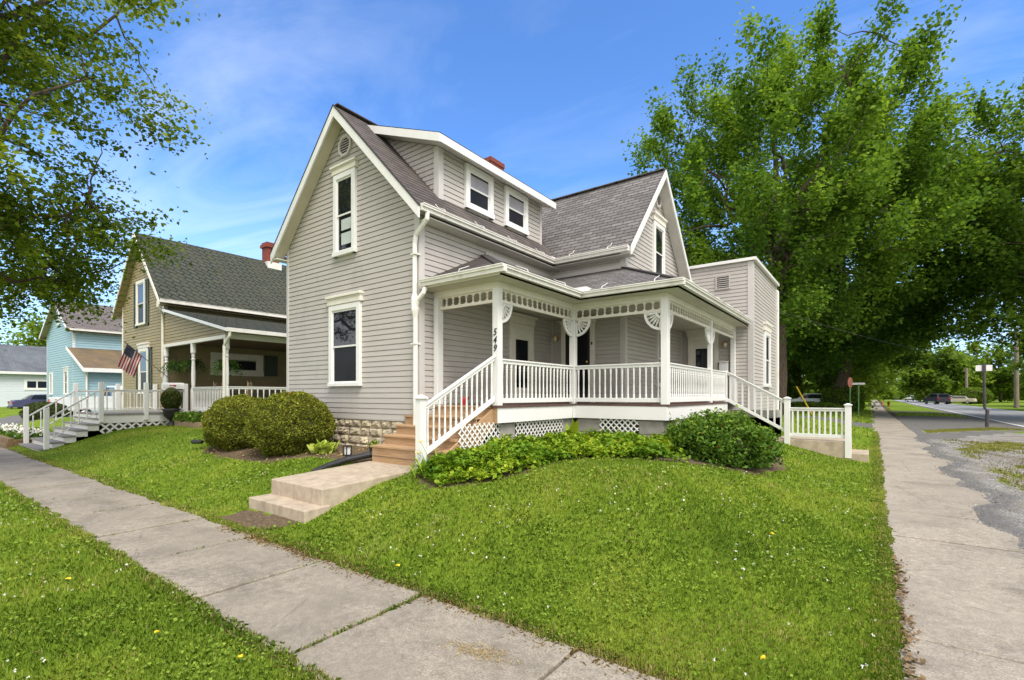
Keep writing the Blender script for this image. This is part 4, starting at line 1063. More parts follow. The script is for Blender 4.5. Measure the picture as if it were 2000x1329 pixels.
# ------------------------------------------------------------------ vehicles
def car(name, label, cat, x, y, z, rot, L, W, H, body, kind='sedan', group=None):
    t = thing(name, label, cat, (x, y, z), group)
    R = Matrix.Rotation(rot, 3, 'Z')
    if kind == 'sedan': prof = [(-.5, .30), (-.5, .58), (-.46, .68), (-.34, .70), (-.22, .97), (.08, 1.0), (.24, .72), (.42, .64), (.49, .52), (.5, .28)]; cab = (-.30, .21)
    elif kind == 'pickup': prof = [(-.5, .30), (-.5, .64), (-.47, .655), (-.09, .655), (-.07, .97), (.14, 1.0), (.25, .68), (.46, .64), (.5, .5), (.5, .26)]; cab = (-.06, .23)
    else: prof = [(-.5, .28), (-.5, .62), (-.46, .97), (.05, 1.0), (.2, .70), (.44, .64), (.5, .5), (.5, .26)]; cab = (-.45, .17)
    P = lambda u, v, h: V3((x, y, z)) + R @ V3((v, u, h))
    n = len(prof); hw = W / 2
    def wid(h): return hw * (1 if h < .66 else 1 - (h - .66) * .55)
    mb = MB(); ringl = []
    for sgn in (-1, -.9, .9, 1):
        ringl.append([P(u * L * (1 if abs(sgn) < 1 else .985), sgn * wid(h) * (1 if abs(sgn) < 1 else 1), h * H if abs(sgn) < 1 else h * H * .99) for u, h in prof])
    for a, b in zip(ringl[:-1], ringl[1:]):
        for k in range(n):
            mb.face([a[k], a[(k + 1) % n], b[(k + 1) % n], b[k]])
    mb.face(ringl[0]); mb.face(list(reversed(ringl[-1])))
    bo = mb.build('body', body, t)
    for sgn in (-1, 1):
        mb = MB(); e = sgn * (wid(.72) + .012); f_ = sgn * (wid(.93) + .012); a, b = cab
        mb.face([P((a + .02) * L, e, .71 * H), P((b - .02) * L, e, .71 * H), P((b - .12) * L, f_, .945 * H), P((a + .06) * L, f_, .945 * H)]); mb.build('side_window', 'glass_car', t)
    mb = MB(); w1 = wid(.72) * .88; w2 = wid(.95) * .86
    if kind == 'suv': mb.face([P(-.497 * L, -w1, .66 * H), P(-.497 * L, w1, .66 * H), P(-.468 * L, w2, .95 * H), P(-.468 * L, -w2, .95 * H)])
    elif kind == 'sedan': mb.face([P(-.345 * L, -w1, .73 * H), P(-.345 * L, w1, .73 * H), P(-.245 * L, w2, .95 * H), P(-.245 * L, -w2, .95 * H)])
    else: mb.face([P(-.095 * L, -w1, .68 * H), P(-.095 * L, w1, .68 * H), P(-.08 * L, w2, .93 * H), P(-.08 * L, -w2, .93 * H)])
    mb.build('rear_window', 'glass_car', t)
    mb = MB(); ws = {'sedan': (.245, .11), 'pickup': (.255, .16), 'suv': (.205, .075)}[kind]
    mb.face([P(ws[0] * L, -w1, .735 * H), P(ws[0] * L, w1, .735 * H), P(ws[1] * L, w2, .97 * H), P(ws[1] * L, -w2, .97 * H)]); mb.build('windscreen', 'glass_car', t)
    for u in (-.31, .31):
        for sgn in (-1, 1):
            mb = MB(); c = P(u * L, sgn * (hw - .11), .33); ax = (R @ V3((sgn, 0, 0)))
            mb.tube([c - ax * .1, c - ax * .1 + ax * .01, c + ax * .11, c + ax * .12], [.28, .33, .33, .28], 16); wo = mb.build('wheel', 'tyre', t)
            mb = MB(); mb.tube([c + ax * .121, c + ax * .135], [.2, .17], 14); mb.build('rim', 'chrome', wo)
    for sgn in (-1, 1):
        mb = MB(); q = P(-.5 * L, sgn * hw * .80, .5 * H); mb.hexa([q + R @ V3(v) for v in ((-.13, -.03, 0), (.13, -.03, 0), (.13, .02, 0), (-.13, .02, 0), (-.13, -.03, .17), (.13, -.03, .17), (.13, .02, .17), (-.13, .02, .17))]); mb.build('tail_light', 'tail_red', t)
        mb = MB(); q = P(.492 * L, sgn * hw * .75, .42 * H); mb.hexa([q + R @ V3(v) for v in ((-.16, -.02, 0), (.16, -.02, 0), (.16, .03, 0), (-.16, .03, 0), (-.16, -.02, .13), (.16, -.02, .13), (.16, .03, .13), (-.16, .03, .13))]); mb.build('headlight', 'chrome', t)
    mb = MB(); q = P(-.5 * L, 0, .24 * H); mb.hexa([q + R @ V3(v) for v in ((-hw * .95, -.06, 0), (hw * .95, -.06, 0), (hw * .95, .03, 0), (-hw * .95, .03, 0), (-hw * .95, -.06, .16), (hw * .95, -.06, .16), (hw * .95, .03, .16), (-hw * .95, .03, .16))]); mb.build('bumper', 'black_plastic' if kind != 'pickup' else 'chrome', t)
    return t
car('parked_pickup', 'white pickup truck parked between the tan house and the blue house', 'truck', -34.0, 8.9, .38, 0, 5.6, 1.95, 1.9, 'car_white', 'pickup')
car('parked_sedan', 'dark blue sedan parked in front of the white garage', 'car', -52.6, 9.3, .38, 0, 4.5, 1.8, 1.42, 'car_blue', 'sedan')
car('parked_suv', 'dark purple suv on the road under the far trees', 'car', 9.2, 116, .13, radians(20), 4.8, 1.95, 1.9, 'car_dark', 'suv')
car('parked_van', 'beige car parked beside the road right of the dark suv', 'car', 12.6, 121, .12, radians(70), 4.8, 1.9, 1.5, 'car_beige', 'sedan')
car('distant_car', 'pale car parked far down the road beside the lane', 'car', 7.9, 170, .3, 0, 4.5, 1.8, 1.45, 'car_white', 'sedan')
car('white_car', 'white car half hidden by bushes beyond the side railing', 'car', -4.6, 53.5, .30, radians(75), 4.7, 1.85, 1.6, 'car_white', 'suv')

# ------------------------------------------------------------------ terrain
def sst_(t): t = np.clip(t, 0, 1); return t * t * (3 - 2 * t)
def side_z(y): return np.clip((np.asarray(y, float) - 3) * .016, 0, .2)
def gz(x, y):
    x = np.asarray(x, float); y = np.asarray(y, float)
    zs = side_z(y)
    a = .55 * np.clip((y - 2.8) / 2.9, 0, 1) + .45 * sst_((y - 2.8) / 2.5); b = .5 * np.clip((-x - .05) / 2.9, 0, 1) + .5 * sst_((-x - .05) / 2.5)
    fade = 1 - .3 * sst_((y - 22) / 15)
    z = zs * (1 - b) + b * a * .68 * fade + b * (1 - a) * 0
    z = np.where(y < 2.8, zs * (1 - b), z)
    z = z - .12 * sst_((-y - 1.5) / 1.5)
    z = z + .012 * np.sin(x * 2.1 + y * .7) * np.sin(y * 1.7 - x * .4) * ((y > 3.2) & (x < -.4))
    near = np.clip(1 - np.maximum(np.maximum(-7.0 - x, x + 5.7), np.maximum(3.4 - y, y - 5.6)) / .45, 0, 1)
    z = z - near * np.maximum(z - (.36 + .085 * (y - 3.5)), 0)
    z = np.where((x > 1.3), zs - .10 * sst_((x - 4.2) / 2.0), z)
    return z
def pn(x, y, s=1.0, k=0):      # cheap pseudo noise
    return (np.sin(x * 3.1 * s + 1.3 + k) * np.sin(y * 2.7 * s + .7 * k) + .6 * np.sin(x * 7.3 * s - y * 5.1 * s + k) + .4 * np.sin(x * 13.7 * s + y * 11.3 * s + 2 * k)) / 2
def poly_in(x, y, P):
    r = np.zeros(x.shape, bool); n = len(P); j = n - 1
    for i in range(n):
        xi, yi = P[i]; xj, yj = P[j]
        c = ((yi > y) != (yj > y)) & (x < (xj - xi) * (y - yi) / (yj - yi + 1e-12) + xi)
        r ^= c; j = i
    return r
BED = [(-5.25, 4.75), (-4.6, 4.55), (-3.95, 4.95), (-3.75, 5.7), (-3.8, 6.5), (-3.45, 7.2), (-2.7, 7.55), (-2.1, 8.0), (-1.5, 8.5), (-1.25, 9.8), (-1.5, 11.5), (-3.0, 12.5), (-5.0, 9.3), (-5.2, 6.4)]
BED2 = [(-12.4, 5.0), (-11.8, 4.55), (-10.6, 4.42), (-9.0, 4.50), (-8.1, 4.9), (-7.4, 5.0), (-7.02, 5.1), (-6.9, 6.2), (-12.7, 6.2)]
PATCH = [(-7.2, 2.95), (-7.15, 3.12), (-7.0, 3.35), (-5.75, 3.37), (-5.85, 3.15), (-6.3, 2.93)]
FOOT = [(-11.05, 6.0), (-5.1, 6.0), (-5.1, 8.9), (-3.1, 8.9), (-3.1, 14.6), (-2.6, 14.6), (-2.6, 18.6), (-11.05, 18.6)]
SLAB = [(-7.12, 3.30), (-5.62, 3.30), (-5.60, 5.4), (-7.0, 5.4)]
FY0, FY1, SX0, SX1 = 1.66, 2.87, .12, 1.42      # pavement strips
def grid_lines(a, b, lo, hi, step, g=1.14):
    c = list(np.arange(a, b + 1e-6, step)); s = step; v = b
    while v < hi: s *= g; v += s; c.append(v)
    s = step; v = a
    while v > lo: s *= g; v -= s; c.insert(0, v)
    return np.array(c)
gx = grid_lines(-17, 7, -420, 420, .12); gy = grid_lines(-.5, 19, -60, 620, .12)
X, Y = np.meshgrid(gx, gy); Z = gz(X, Y)
nzn = pn(X, Y, .9)
dirt = np.maximum.reduce([poly_in(X + .12 * pn(X, Y, 1.3), Y + .12 * pn(Y, X, 1.1), P) * 1.0 for P in (BED, BED2, PATCH)])
edge = np.minimum.reduce([np.abs(Y - FY1) + 0 * X, np.abs(Y - FY0) + 0 * X]) ; edge = np.where(X < SX0, edge, 9); edge2 = np.where(Y > FY1, np.abs(X - SX0), 9)
dirt = np.where(((Y > FY0) & (Y < FY1) & (X < 1.4)) | ((X > SX0) & (X < SX1) & (Y > FY0)), 1, dirt)
dirt = np.maximum(dirt, np.clip(1 - np.minimum(edge, edge2) / .16, 0, 1) * (.62 + .35 * nzn))
grav = ((X > 1.15 + .28 * pn(X * .3, Y * .55, 1, 2) + .12 * pn(X, Y, 1.4)) & (X < 6.25) & (Y < 28)).astype(float)
asp = ((X > 1.35) & (X < 6.3) & (Y > 22 + .6 * nzn + np.clip(X - 1.9, 0, 5) * 2.2) & (Y < 46)).astype(float) + ((X > 1.4) & (X < 6.3) & (Y > 54) & (Y < 60)).astype(float)
asp = np.maximum(asp, ((Y > 27.5) & (Y < 31.5) & (X < SX0) & (X > -14)) * 1.0)
asp = np.maximum(asp, ((X > -37) & (X < -31) & (Y > 2.9) & (Y < 24)) * .9)
asp = np.maximum(asp, ((X > 5.3 + .2 * nzn) & (X < 6.4)) * 1.0)
# islands of yellowish grass left in the gravel
isl = ((pn(X * .50, Y * .26, 1, 5) + .35 * pn(X * 1.3, Y * 1.1, 1, 3)) > .02) & (X > 1.75) & (X < 5.6)
strip = (np.abs(Y - 26.2 - 1.5 * (X - 1.6)) < 1.0) & (X > 1.7) & (X < 5.6)
islv = pn(X * .50, Y * .26, 1, 5) + .35 * pn(X * 1.3, Y * 1.1, 1, 3)
grav = np.where((Y < 22) & (X > 1.75) & (X < 5.7), np.minimum(grav, np.clip(.78 - 1.1 * np.clip(islv - .0, 0, .6), .2, 1)), grav); grav = np.where(strip, .36, grav)
asp = np.where(strip, 0, asp)
ge = X - (1.15 + .28 * pn(X * .3, Y * .55, 1, 2))
asp = np.maximum(asp, np.where((Y < 24) & (Y > 2.5) & (ge > -.05), np.clip(.66 - np.abs(ge - .25) * 1.1, 0, 1), 0))
lift = np.where((grav > .3) & (X < 1.9) & (Y < 24), .02 * np.clip((X - 1.15 - .28 * pn(X * .3, Y * .55, 1, 2)) / .15, -1, 1), 0)
Z = Z + lift
under = ((Y > FY0 + .05) & (Y < FY1 - .05) & (X < 1.3)) | ((X > SX0 + .05) & (X < 1.05) & (Y > 1.7))
Z = np.where(under, Z - .05, Z)
under2 = ((X > 6.15) & (X < 11.7)); Z = np.where(under2, Z - .08, Z)
ny, nx = X.shape; dirt = np.clip(dirt, 0, 1)
me = bpy.data.meshes.new('ground')
me.vertices.add(nx * ny); me.vertices.foreach_set('co', np.stack([X, Y, Z], -1).astype(np.float32).ravel())
idx = np.arange(nx * ny).reshape(ny, nx); q = np.stack([idx[:-1, :-1], idx[:-1, 1:], idx[1:, 1:], idx[1:, :-1]], -1).reshape(-1, 4)
me.loops.add(q.size); me.loops.foreach_set('vertex_index', q.astype(np.int32).ravel())
me.polygons.add(len(q)); me.polygons.foreach_set('loop_start', np.arange(0, q.size, 4, dtype=np.int32)); me.polygons.foreach_set('loop_total', np.full(len(q), 4, dtype=np.int32))
me.update(calc_edges=True); me.polygons.foreach_set('use_smooth', [True] * len(q))
ca = me.color_attributes.new('mask', 'FLOAT_COLOR', 'POINT')
ca.data.foreach_set('color', np.stack([dirt, grav, asp, np.ones_like(dirt)], -1).astype(np.float32).ravel())
me.materials.append(MATS['ground']); o = bpy.data.objects.new('ground', me); COL.objects.link(o); tag(o, kind='structure')
# pavements of separate slabs
rng = random.Random(3)
m = MB(); xs = [1.42, -.02, -1.58, -3.05, -4.5, -5.95, -7.4, -9.0, -10.7]
while xs[-1] > -60: xs.append(xs[-1] - 1.55)
for a, b in zip(xs[1:], xs[:-1]):
    z0, z1 = rng.uniform(.004, .02), rng.uniform(.004, .02); j = rng.uniform(-.025, .025)
    if b > 1.3: b0 = b
    m.hexa([(a + .011, FY0 + j, -.1), (b - .011, FY0 + j, -.1), (b - .011, FY1 + j, -.1), (a + .011, FY1 + j, -.1), (a + .011, FY0 + j, z0), (b - .011, FY0 + j, z0 + .006), (b - .011, FY1 + j, z1), (a + .011, FY1 + j, z1 - .006)])
tag(bevel(m.build('pavement', 'walk_concrete'), .009), kind='structure')
m = MB(); y = FY1 + .03; k = 0
while y < 240:
    L = 1.42 if y < 30 else 6; z0, z1 = float(side_z(y)) + .006 + rng.uniform(0, .008), float(side_z(y + L)) + .006 + rng.uniform(0, .008); j = rng.uniform(-.02, .02); j2 = -.4 * max(0, min(1, (y - 14) / 40))
    m.hexa([(SX0 + j + j2, y + .014, -.1), (SX1 + j + j2, y + .014, -.1), (SX1 + j + j2, y + L - .006, -.1), (SX0 + j + j2, y + L - .006, -.1), (SX0 + j + j2, y + .014, z0), (SX1 + j + j2, y + .014, z0), (SX1 + j + j2, y + L - .006, z1), (SX0 + j + j2, y + L - .006, z1)])
    y += L
tag(bevel(m.build('side_pavement', 'walk_side'), .009), kind='structure')
def strip_sheet(name, mat, x0, x1, dz, y0=-60, y1=620, x_of=None):
    mb = MB(); ys = grid_lines(-2, 20, y0, y1, 1.0, 1.2)
    for a, b in zip(ys[:-1], ys[1:]): mb.face([(x0, a, float(side_z(a)) + dz), (x1, a, float(side_z(a)) + dz), (x1, b, float(side_z(b)) + dz), (x0, b, float(side_z(b)) + dz)])
    return tag(mb.build(name, mat), kind='structure')
strip_sheet('road', 'road_asphalt', 6.0, 11.9, -.085)
strip_sheet('road_edge_line', 'road_line', 6.1, 6.25, -.080); strip_sheet('road_edge_line', 'road_line', 11.5, 11.62, -.080)

# ------------------------------------------------------------------ grass
R = np.random.default_rng(11)
def lawn_mask(x, y):
    e = .05 * pn(x, y, 2.2) + .035 * pn(x, y, 6, 1)
    k = ((y > FY1 + .0 + e) & (x < SX0 - .02 + e)) | ((y < FY0 - .0 + e) & (x < .9))
    for P in (BED, FOOT, SLAB, PATCH, BED2): k &= ~poly_in(x, y, P)
    k &= ~((x > -2.0) & (x < -.05) & (y > 13.5) & (y < 14.8)); k &= ~((x > -22.3) & (x < -16) & (y > 6.9)); k &= ~((x > -22.3) & (x < -19.3) & (y > 3.1)); k &= ~((x > -26.4) & (x < -16.4) & (y > 7))
    k &= ~((y > 27.5) & (y < 31.5)); k &= ~((x > -37) & (x < -31)); k &= ~((x > -49) & (x < -38.4) & (y > 8.5))
    return k
def scatter(n, x0, x1, y0, y1, dens):
    """random points kept with probability dens(dist)"""
    x = R.uniform(x0, x1, n); y = R.uniform(y0, y1, n)
    v, d = in_view(x, y, 300)
    k = v & (R.random(n) < dens(np.hypot(x, y))); return x[k], y[k]
def blades(name, x, y, h, wd, mat, lean=.45, dry=None, kind='stuff', zoff=0):
    n = len(x); z = gz(x, y) + zoff
    th = R.uniform(0, 2 * pi, n); ln = R.normal(0, lean, n); hh = h * R.uniform(.5, 1.35, n)
    dx, dy = np.cos(th), np.sin(th); w2 = wd * R.uniform(.6, 1.3, n) / 2
    p0 = np.stack([x - dy * w2, y + dx * w2, z - .01], -1); p1 = np.stack([x + dy * w2, y - dx * w2, z - .01], -1)
    mx = x + dx * ln * hh * .35; my = y + dy * ln * hh * .35
    m0 = np.stack([mx + dy * w2 * .8, my - dx * w2 * .8, z + hh * .6], -1); m1 = np.stack([mx - dy * w2 * .8, my + dx * w2 * .8, z + hh * .6], -1)
    tp = np.stack([x + dx * ln * hh, y + dy * ln * hh, z + hh * np.sqrt(np.clip(1 - .5 * ln ** 2, .2, 1))], -1)
    V = np.stack([p0, p1, m0, tp, m1], 1)
    patch = .5 + .36 * pn(x * .30, y * .33, 1, 4) + .20 * pn(x * .8, y * .9, 1, 9) + .12 * pn(x * 2.3, y * 2.1, 1, 2)
    r = np.clip(patch * .85 + R.normal(0, .13, n) + .05, 0, .96)
    dr = np.clip(.02 + .22 * (pn(x * .55, y * .5, 1, 14) + .4 * pn(x * 2.2, y * 2.4, 1, 5) - .25), .012, .30) if dry is None else dry
    r = np.where(R.random(n) < dr, .995, r)
    o = quads_obj(name, V, 5, mat, rnd=r); tag(o, kind=kind); return o
x, y = scatter(3400000, -22, 1.2, -1.0, 18, lambda d: np.clip(1.0 * (3.2 / np.maximum(d, .8)) ** 1.9, 0, 1))
k = lawn_mask(x, y); x, y = x[k], y[k]; d = np.hypot(x, y)
sc = np.clip(d / 4.0, .8, 3.2)
blades('grass', x, y, .031 * np.clip(sc, .9, 1.3), .0054 * sc, 'grass_blade')
# unmown fringe along the pavement edges and in the joints
n = 26000; t = R.random(n)
xe = R.uniform(-20, .1, n); side = R.random(n) < .5
ye = np.where(side, FY1 + np.abs(R.normal(0, .07, n)) - .03 + .05 * pn(xe, xe * .7, 2.2), FY0 - np.abs(R.normal(0, .07, n)) + .03 + .05 * pn(xe, xe * .5, 2.4))
xs_ = SX0 - np.abs(R.normal(0, .07, n)) + .03; ys_ = FY1 + 22 * R.random(n) ** 1.8; xs_ = xs_ + .05 * pn(xs_ * 0 + ys_, ys_, 2.1)
x = np.concatenate([xe, xs_]); y = np.concatenate([ye, ys_]); dd = np.hypot(x, y); k = in_view(x, y, 200)[0] & ~poly_in(x, y, SLAB) & ~poly_in(x, y, PATCH); x, y, dd = x[k], y[k], dd[k]
blades('grass_fringe', x, y, .036, .0055 * np.clip(dd / 4, .9, 3), 'grass_blade', .6, .22)
jx = R.choice(np.array(xs[3:9]), 700); jx = np.where(R.random(700) < .6, xs[3], jx); x = jx + R.normal(0, .012, 700); y = R.uniform(FY0, FY1, 700) ** 1; y = np.where(R.random(700) < .6, FY1 - np.abs(R.normal(0, .3, 700)), y); k = (y > FY0)
blades('joint_grass', x[k], y[k], .03, .006, 'grass_blade', .8, .25)
# straw-coloured thatch along the front edge
n = 9000; x = -6.5 * R.random(n) ** .9 - .2; y = FY1 - .03 + R.normal(0, .06, n) + .05 * pn(x, x * .7, 2.2)
k = R.random(n) < .55 + .5 * pn(x * .8, x, 1.2); blades('thatch', x[k], y[k], .028, .005, 'straw', 1.1)
# tufts on the gravel
x, y = scatter(120000, 1.5, 5.8, 3, 32, lambda d: 1.0 + 0 * d)
k = ((pn(x * .50, y * .26, 1, 5) + .35 * pn(x * 1.3, y * 1.1, 1, 3) + R.normal(0, .30, len(x))) > .22) & (y < 22) & (x > 1.75); k |= (np.abs(y - 26.2 - 1.5 * (x - 1.6)) < .9) & (x > 1.75)
blades('gravel_weeds', x[k], y[k], .035, .014, 'grass_dry', .8)
# loose stones on the verge, some strayed onto the pavement
x, y = scatter(60000, .9, 5.8, 2.5, 22, lambda d: np.clip((5.5 / np.maximum(d, 1)) ** 1.2, 0, 1)); ge_ = x - (1.15 + .28 * pn(x * .3, y * .55, 1, 2)); k = ge_ > np.where(R.random(len(x)) < .04, -.35, .03); x, y = x[k], y[k]
pos = np.stack([x, y, gz(x, y) + .018], -1); tag(quads_obj('loose_gravel', leaves(R, pos, .0125 * np.clip(np.hypot(x, y) / 6, .8, 2), 1.6, .9, .15), 4, 'pebble', rnd=R.random(len(x))), kind='stuff')
# far verge grass
x, y = scatter(90000, -60, 6, 18, 60, lambda d: .6 + 0 * d); k = lawn_mask(x, y) | ((x > 1.6) & (x < 5.6) & (((y > 46.5) & (y < 53.5)) | (y > 60)))
blades('verge_grass', x[k], y[k], .10, .05, 'grass_blade')
# clover leaves and heads
x, y = scatter(420000, -14, .6, -.8, 12, lambda d: np.clip((3.0 / np.maximum(d, 1)) ** 1.8, 0, 1)); k = lawn_mask(x, y) & ((pn(x * .6, y * .6, 1, 7) + R.normal(0, .3, len(x))) > .30); x, y = x[k], y[k]
sc = np.clip(np.hypot(x, y) / 4, .8, 2.2)
pos = np.stack([x, y, gz(x, y) + R.uniform(.015, .042, len(x))], -1)
tag(quads_obj('clover', leaves(R, pos, .021 * sc, 1.1, .9, .04), 4, 'clover_leaf'), kind='stuff')
x, y = scatter(15000, -12, .4, .0, 12, lambda d: np.clip((4.5 / np.maximum(d, 1)) ** 1.3, 0, 1) * .27); k = lawn_mask(x, y) & ((pn(x * .5, y * .55, 1, 12) + R.normal(0, .25, len(x))) > .15); x, y = x[k], y[k]
nb = len(x); pos = np.repeat(np.stack([x, y, gz(x, y) + .044], -1), 7, 0) + R.normal(0, .0042, (nb * 7, 3))
tag(quads_obj('clover_flowers', leaves(R, pos, .0098, .3, .9, .1), 4, 'petal_white'), kind='stuff')
for i, (px_, py_) in enumerate(((-4.0, 1.25), (-5.8, 1.15), (-3.2, 1.45), (-.85, 5.7), (-3.6, 3.05), (-.55, 3.35))):
    z = float(gz(px_, py_)); dn = thing('dandelion', 'small yellow dandelion flower in the mown lawn', 'flower', (px_, py_, z), 'dandelions in the lawn')
    mb = MB(); mb.tube([(px_, py_, z), (px_ + .004, py_, z + .05)], .0022, 5); mb.build('stem', 'sign_green', dn)
    p = np.array([px_ + .004, py_, z + .052]) + R.normal(0, .007, (40, 3)) * np.array([1, 1, .4]); quads_obj('flower_head', leaves(R, p, .016, .8, .5, .1), 4, 'petal_yellow', dn, (px_, py_, z))
# blown litter of dry clippings on the pavement
n = 500; x = -2.05 + R.normal(0, .13, n); y = 2.42 + R.normal(0, .05, n) + .2 * (x + 2.05)
pos = np.stack([x, y, np.full(n, .026)], -1); tag(quads_obj('dry_clippings', leaves(R, pos, .026, 1.2, .16, .02), 4, 'straw'), kind='stuff')
n = 420; x = R.uniform(.0, .35, n); y = FY1 + .1 + 3.2 * R.random(n) ** 1.2; x = SX0 + .04 + np.abs(R.normal(0, .04, n))
pos = np.stack([x, y, side_z(y) + .03], -1); tag(quads_obj('dead_leaves', leaves(R, pos, .034, .9, .7, .12), 4, 'litter_brown'), kind='stuff')
n = 1100; P_ = R.uniform([-13.3, 4.2], [-7.0, 5.9], (n, 2)); k = poly_in(P_[:, 0], P_[:, 1], BED2); P_ = P_[k]
pos = np.stack([P_[:, 0], P_[:, 1], gz(P_[:, 0], P_[:, 1]) + .02], -1); tag(quads_obj('mulch_litter', leaves(R, pos, .05, 1.0, .5, .1), 4, 'straw'), kind='stuff')

# ------------------------------------------------------------------ clipped bushes and garden plants
def bush(name, label, c, r, n, size, mat, sq=2.15, seed=1, grp=None, up=.35, inner=.9):
    rg = np.random.default_rng(seed); b = thing(name, label, 'shrub', (c[0], c[1], c[2] - r[2]), grp)
    d = unit(rg.normal(size=(n, 3)))
    k = 1 / (np.abs(d) ** sq).sum(1) ** (1 / sq)
    lump = 1 + .06 * np.sin(d[:, 0] * 7 + seed) * np.sin(d[:, 1] * 6 + 2) + .03 * np.sin(d[:, 1] * 15 + seed) * np.sin(d[:, 2] * 14) + .05 * np.sin(d[:, 2] * 9 + d[:, 0] * 5 + seed)
    rad = (k * lump * (1 + .012 - np.abs(rg.normal(0, .055, n)) + np.where(rg.random(n) < .05, rg.uniform(0, .07, n), 0)))[:, None]
    pos = np.array(c) + d * rad * np.array(r); pos = pos[pos[:, 2] > c[2] - r[2] * .97]; d = d[:len(pos)]
    q = leaves(rg, pos, size, up, .55, .12)
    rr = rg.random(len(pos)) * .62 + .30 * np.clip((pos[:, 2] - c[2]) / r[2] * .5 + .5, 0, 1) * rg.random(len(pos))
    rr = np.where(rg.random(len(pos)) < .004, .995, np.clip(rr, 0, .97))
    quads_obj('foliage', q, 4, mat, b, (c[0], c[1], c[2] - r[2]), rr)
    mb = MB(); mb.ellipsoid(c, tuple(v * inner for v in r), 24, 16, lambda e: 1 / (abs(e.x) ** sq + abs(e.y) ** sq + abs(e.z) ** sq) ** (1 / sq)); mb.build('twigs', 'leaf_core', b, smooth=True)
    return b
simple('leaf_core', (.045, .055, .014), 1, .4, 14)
bush('clipped_bush', 'round clipped bush nearer the tan house, left of its twin', (-11.2, 5.15, 1.06), (.84, .73, .63), 36000, .040, 'leaf_yew', seed=2)
bush('clipped_bush', 'round clipped bush with a rusty patch, beside the stone foundation', (-9.28, 5.16, 1.09), (.84, .72, .64), 36000, .040, 'leaf_yew', seed=5)
# rusty dead patch
# big loose shrub at the bed's end
b = thing('leafy_shrub', 'large loose green shrub with reddish tips at the porch corner beside the sloping railing', 'shrub', (-2.1, 9.6, .5))
rg = np.random.default_rng(21); P_ = []
for i in range(270):
    dv = unit(rg.normal(size=3)); dv[2] = abs(dv[2]) * 1.05 - .34 if i % 3 else abs(dv[2])
    c = np.array([-2.25, 9.25, .74]) + dv * np.array([.93, 1.04, .62]) * rg.uniform(.75, 1.0)
    P_.append(c + rg.normal(0, .085, (85, 3)) * np.array([1, 1, .75]))
P_ = np.concatenate(P_); P_ = P_[P_[:, 2] > gz(P_[:, 0], P_[:, 1]) + .01]
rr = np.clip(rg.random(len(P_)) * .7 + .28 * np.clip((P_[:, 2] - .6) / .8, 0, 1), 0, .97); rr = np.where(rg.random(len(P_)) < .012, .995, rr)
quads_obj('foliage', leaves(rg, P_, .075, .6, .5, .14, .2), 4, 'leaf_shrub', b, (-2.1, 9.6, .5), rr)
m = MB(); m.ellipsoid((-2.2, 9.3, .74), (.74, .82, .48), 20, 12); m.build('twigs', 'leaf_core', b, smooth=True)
# ground cover bed along the porch (uncountable)
n = 90000; P_ = np.stack([R.uniform(-5.3, -1.0, n), R.uniform(4.5, 12.5, n)], -1)
inb = poly_in(P_[:, 0] + .06 * pn(P_[:, 0], P_[:, 1], 2), P_[:, 1], BED) & (R.random(n) < np.clip(1.15 - (P_[:, 1] - 5) * .03, .5, 1)); P_ = P_[inb]; P_ = P_[~((P_[:, 0] > -2.75) & (P_[:, 1] > 7.75 + .25 * pn(P_[:, 0], P_[:, 1], 1.5)))]
hh = .19 + .10 * pn(P_[:, 0] * 1.4, P_[:, 1] * 1.4, 1, 3) + .07 * pn(P_[:, 0] * 3, P_[:, 1] * 3, 1, 6)
eh = np.ones(len(P_))
for s_ in (.12, .25, .4):
    for a in range(8):
        eh -= (~poly_in(P_[:, 0] + s_ * cos(a * pi / 4), P_[:, 1] + s_ * sin(a * pi / 4), BED)) * .036
hh = np.clip(hh, .08, .5) * np.clip(eh, .25, 1) * 1.25
pos = np.stack([P_[:, 0], P_[:, 1], gz(P_[:, 0], P_[:, 1]) + hh * R.random(len(P_)) ** .35], -1)
rr = np.clip(.5 + .33 * pn(P_[:, 0] * .9, P_[:, 1] * .9, 1, 8) + R.normal(0, .2, len(P_)), 0, .97)
tag(quads_obj('ground_cover', leaves(R, pos, .072, .9, .72, .12), 4, 'leaf_cover', rnd=rr), kind='stuff')
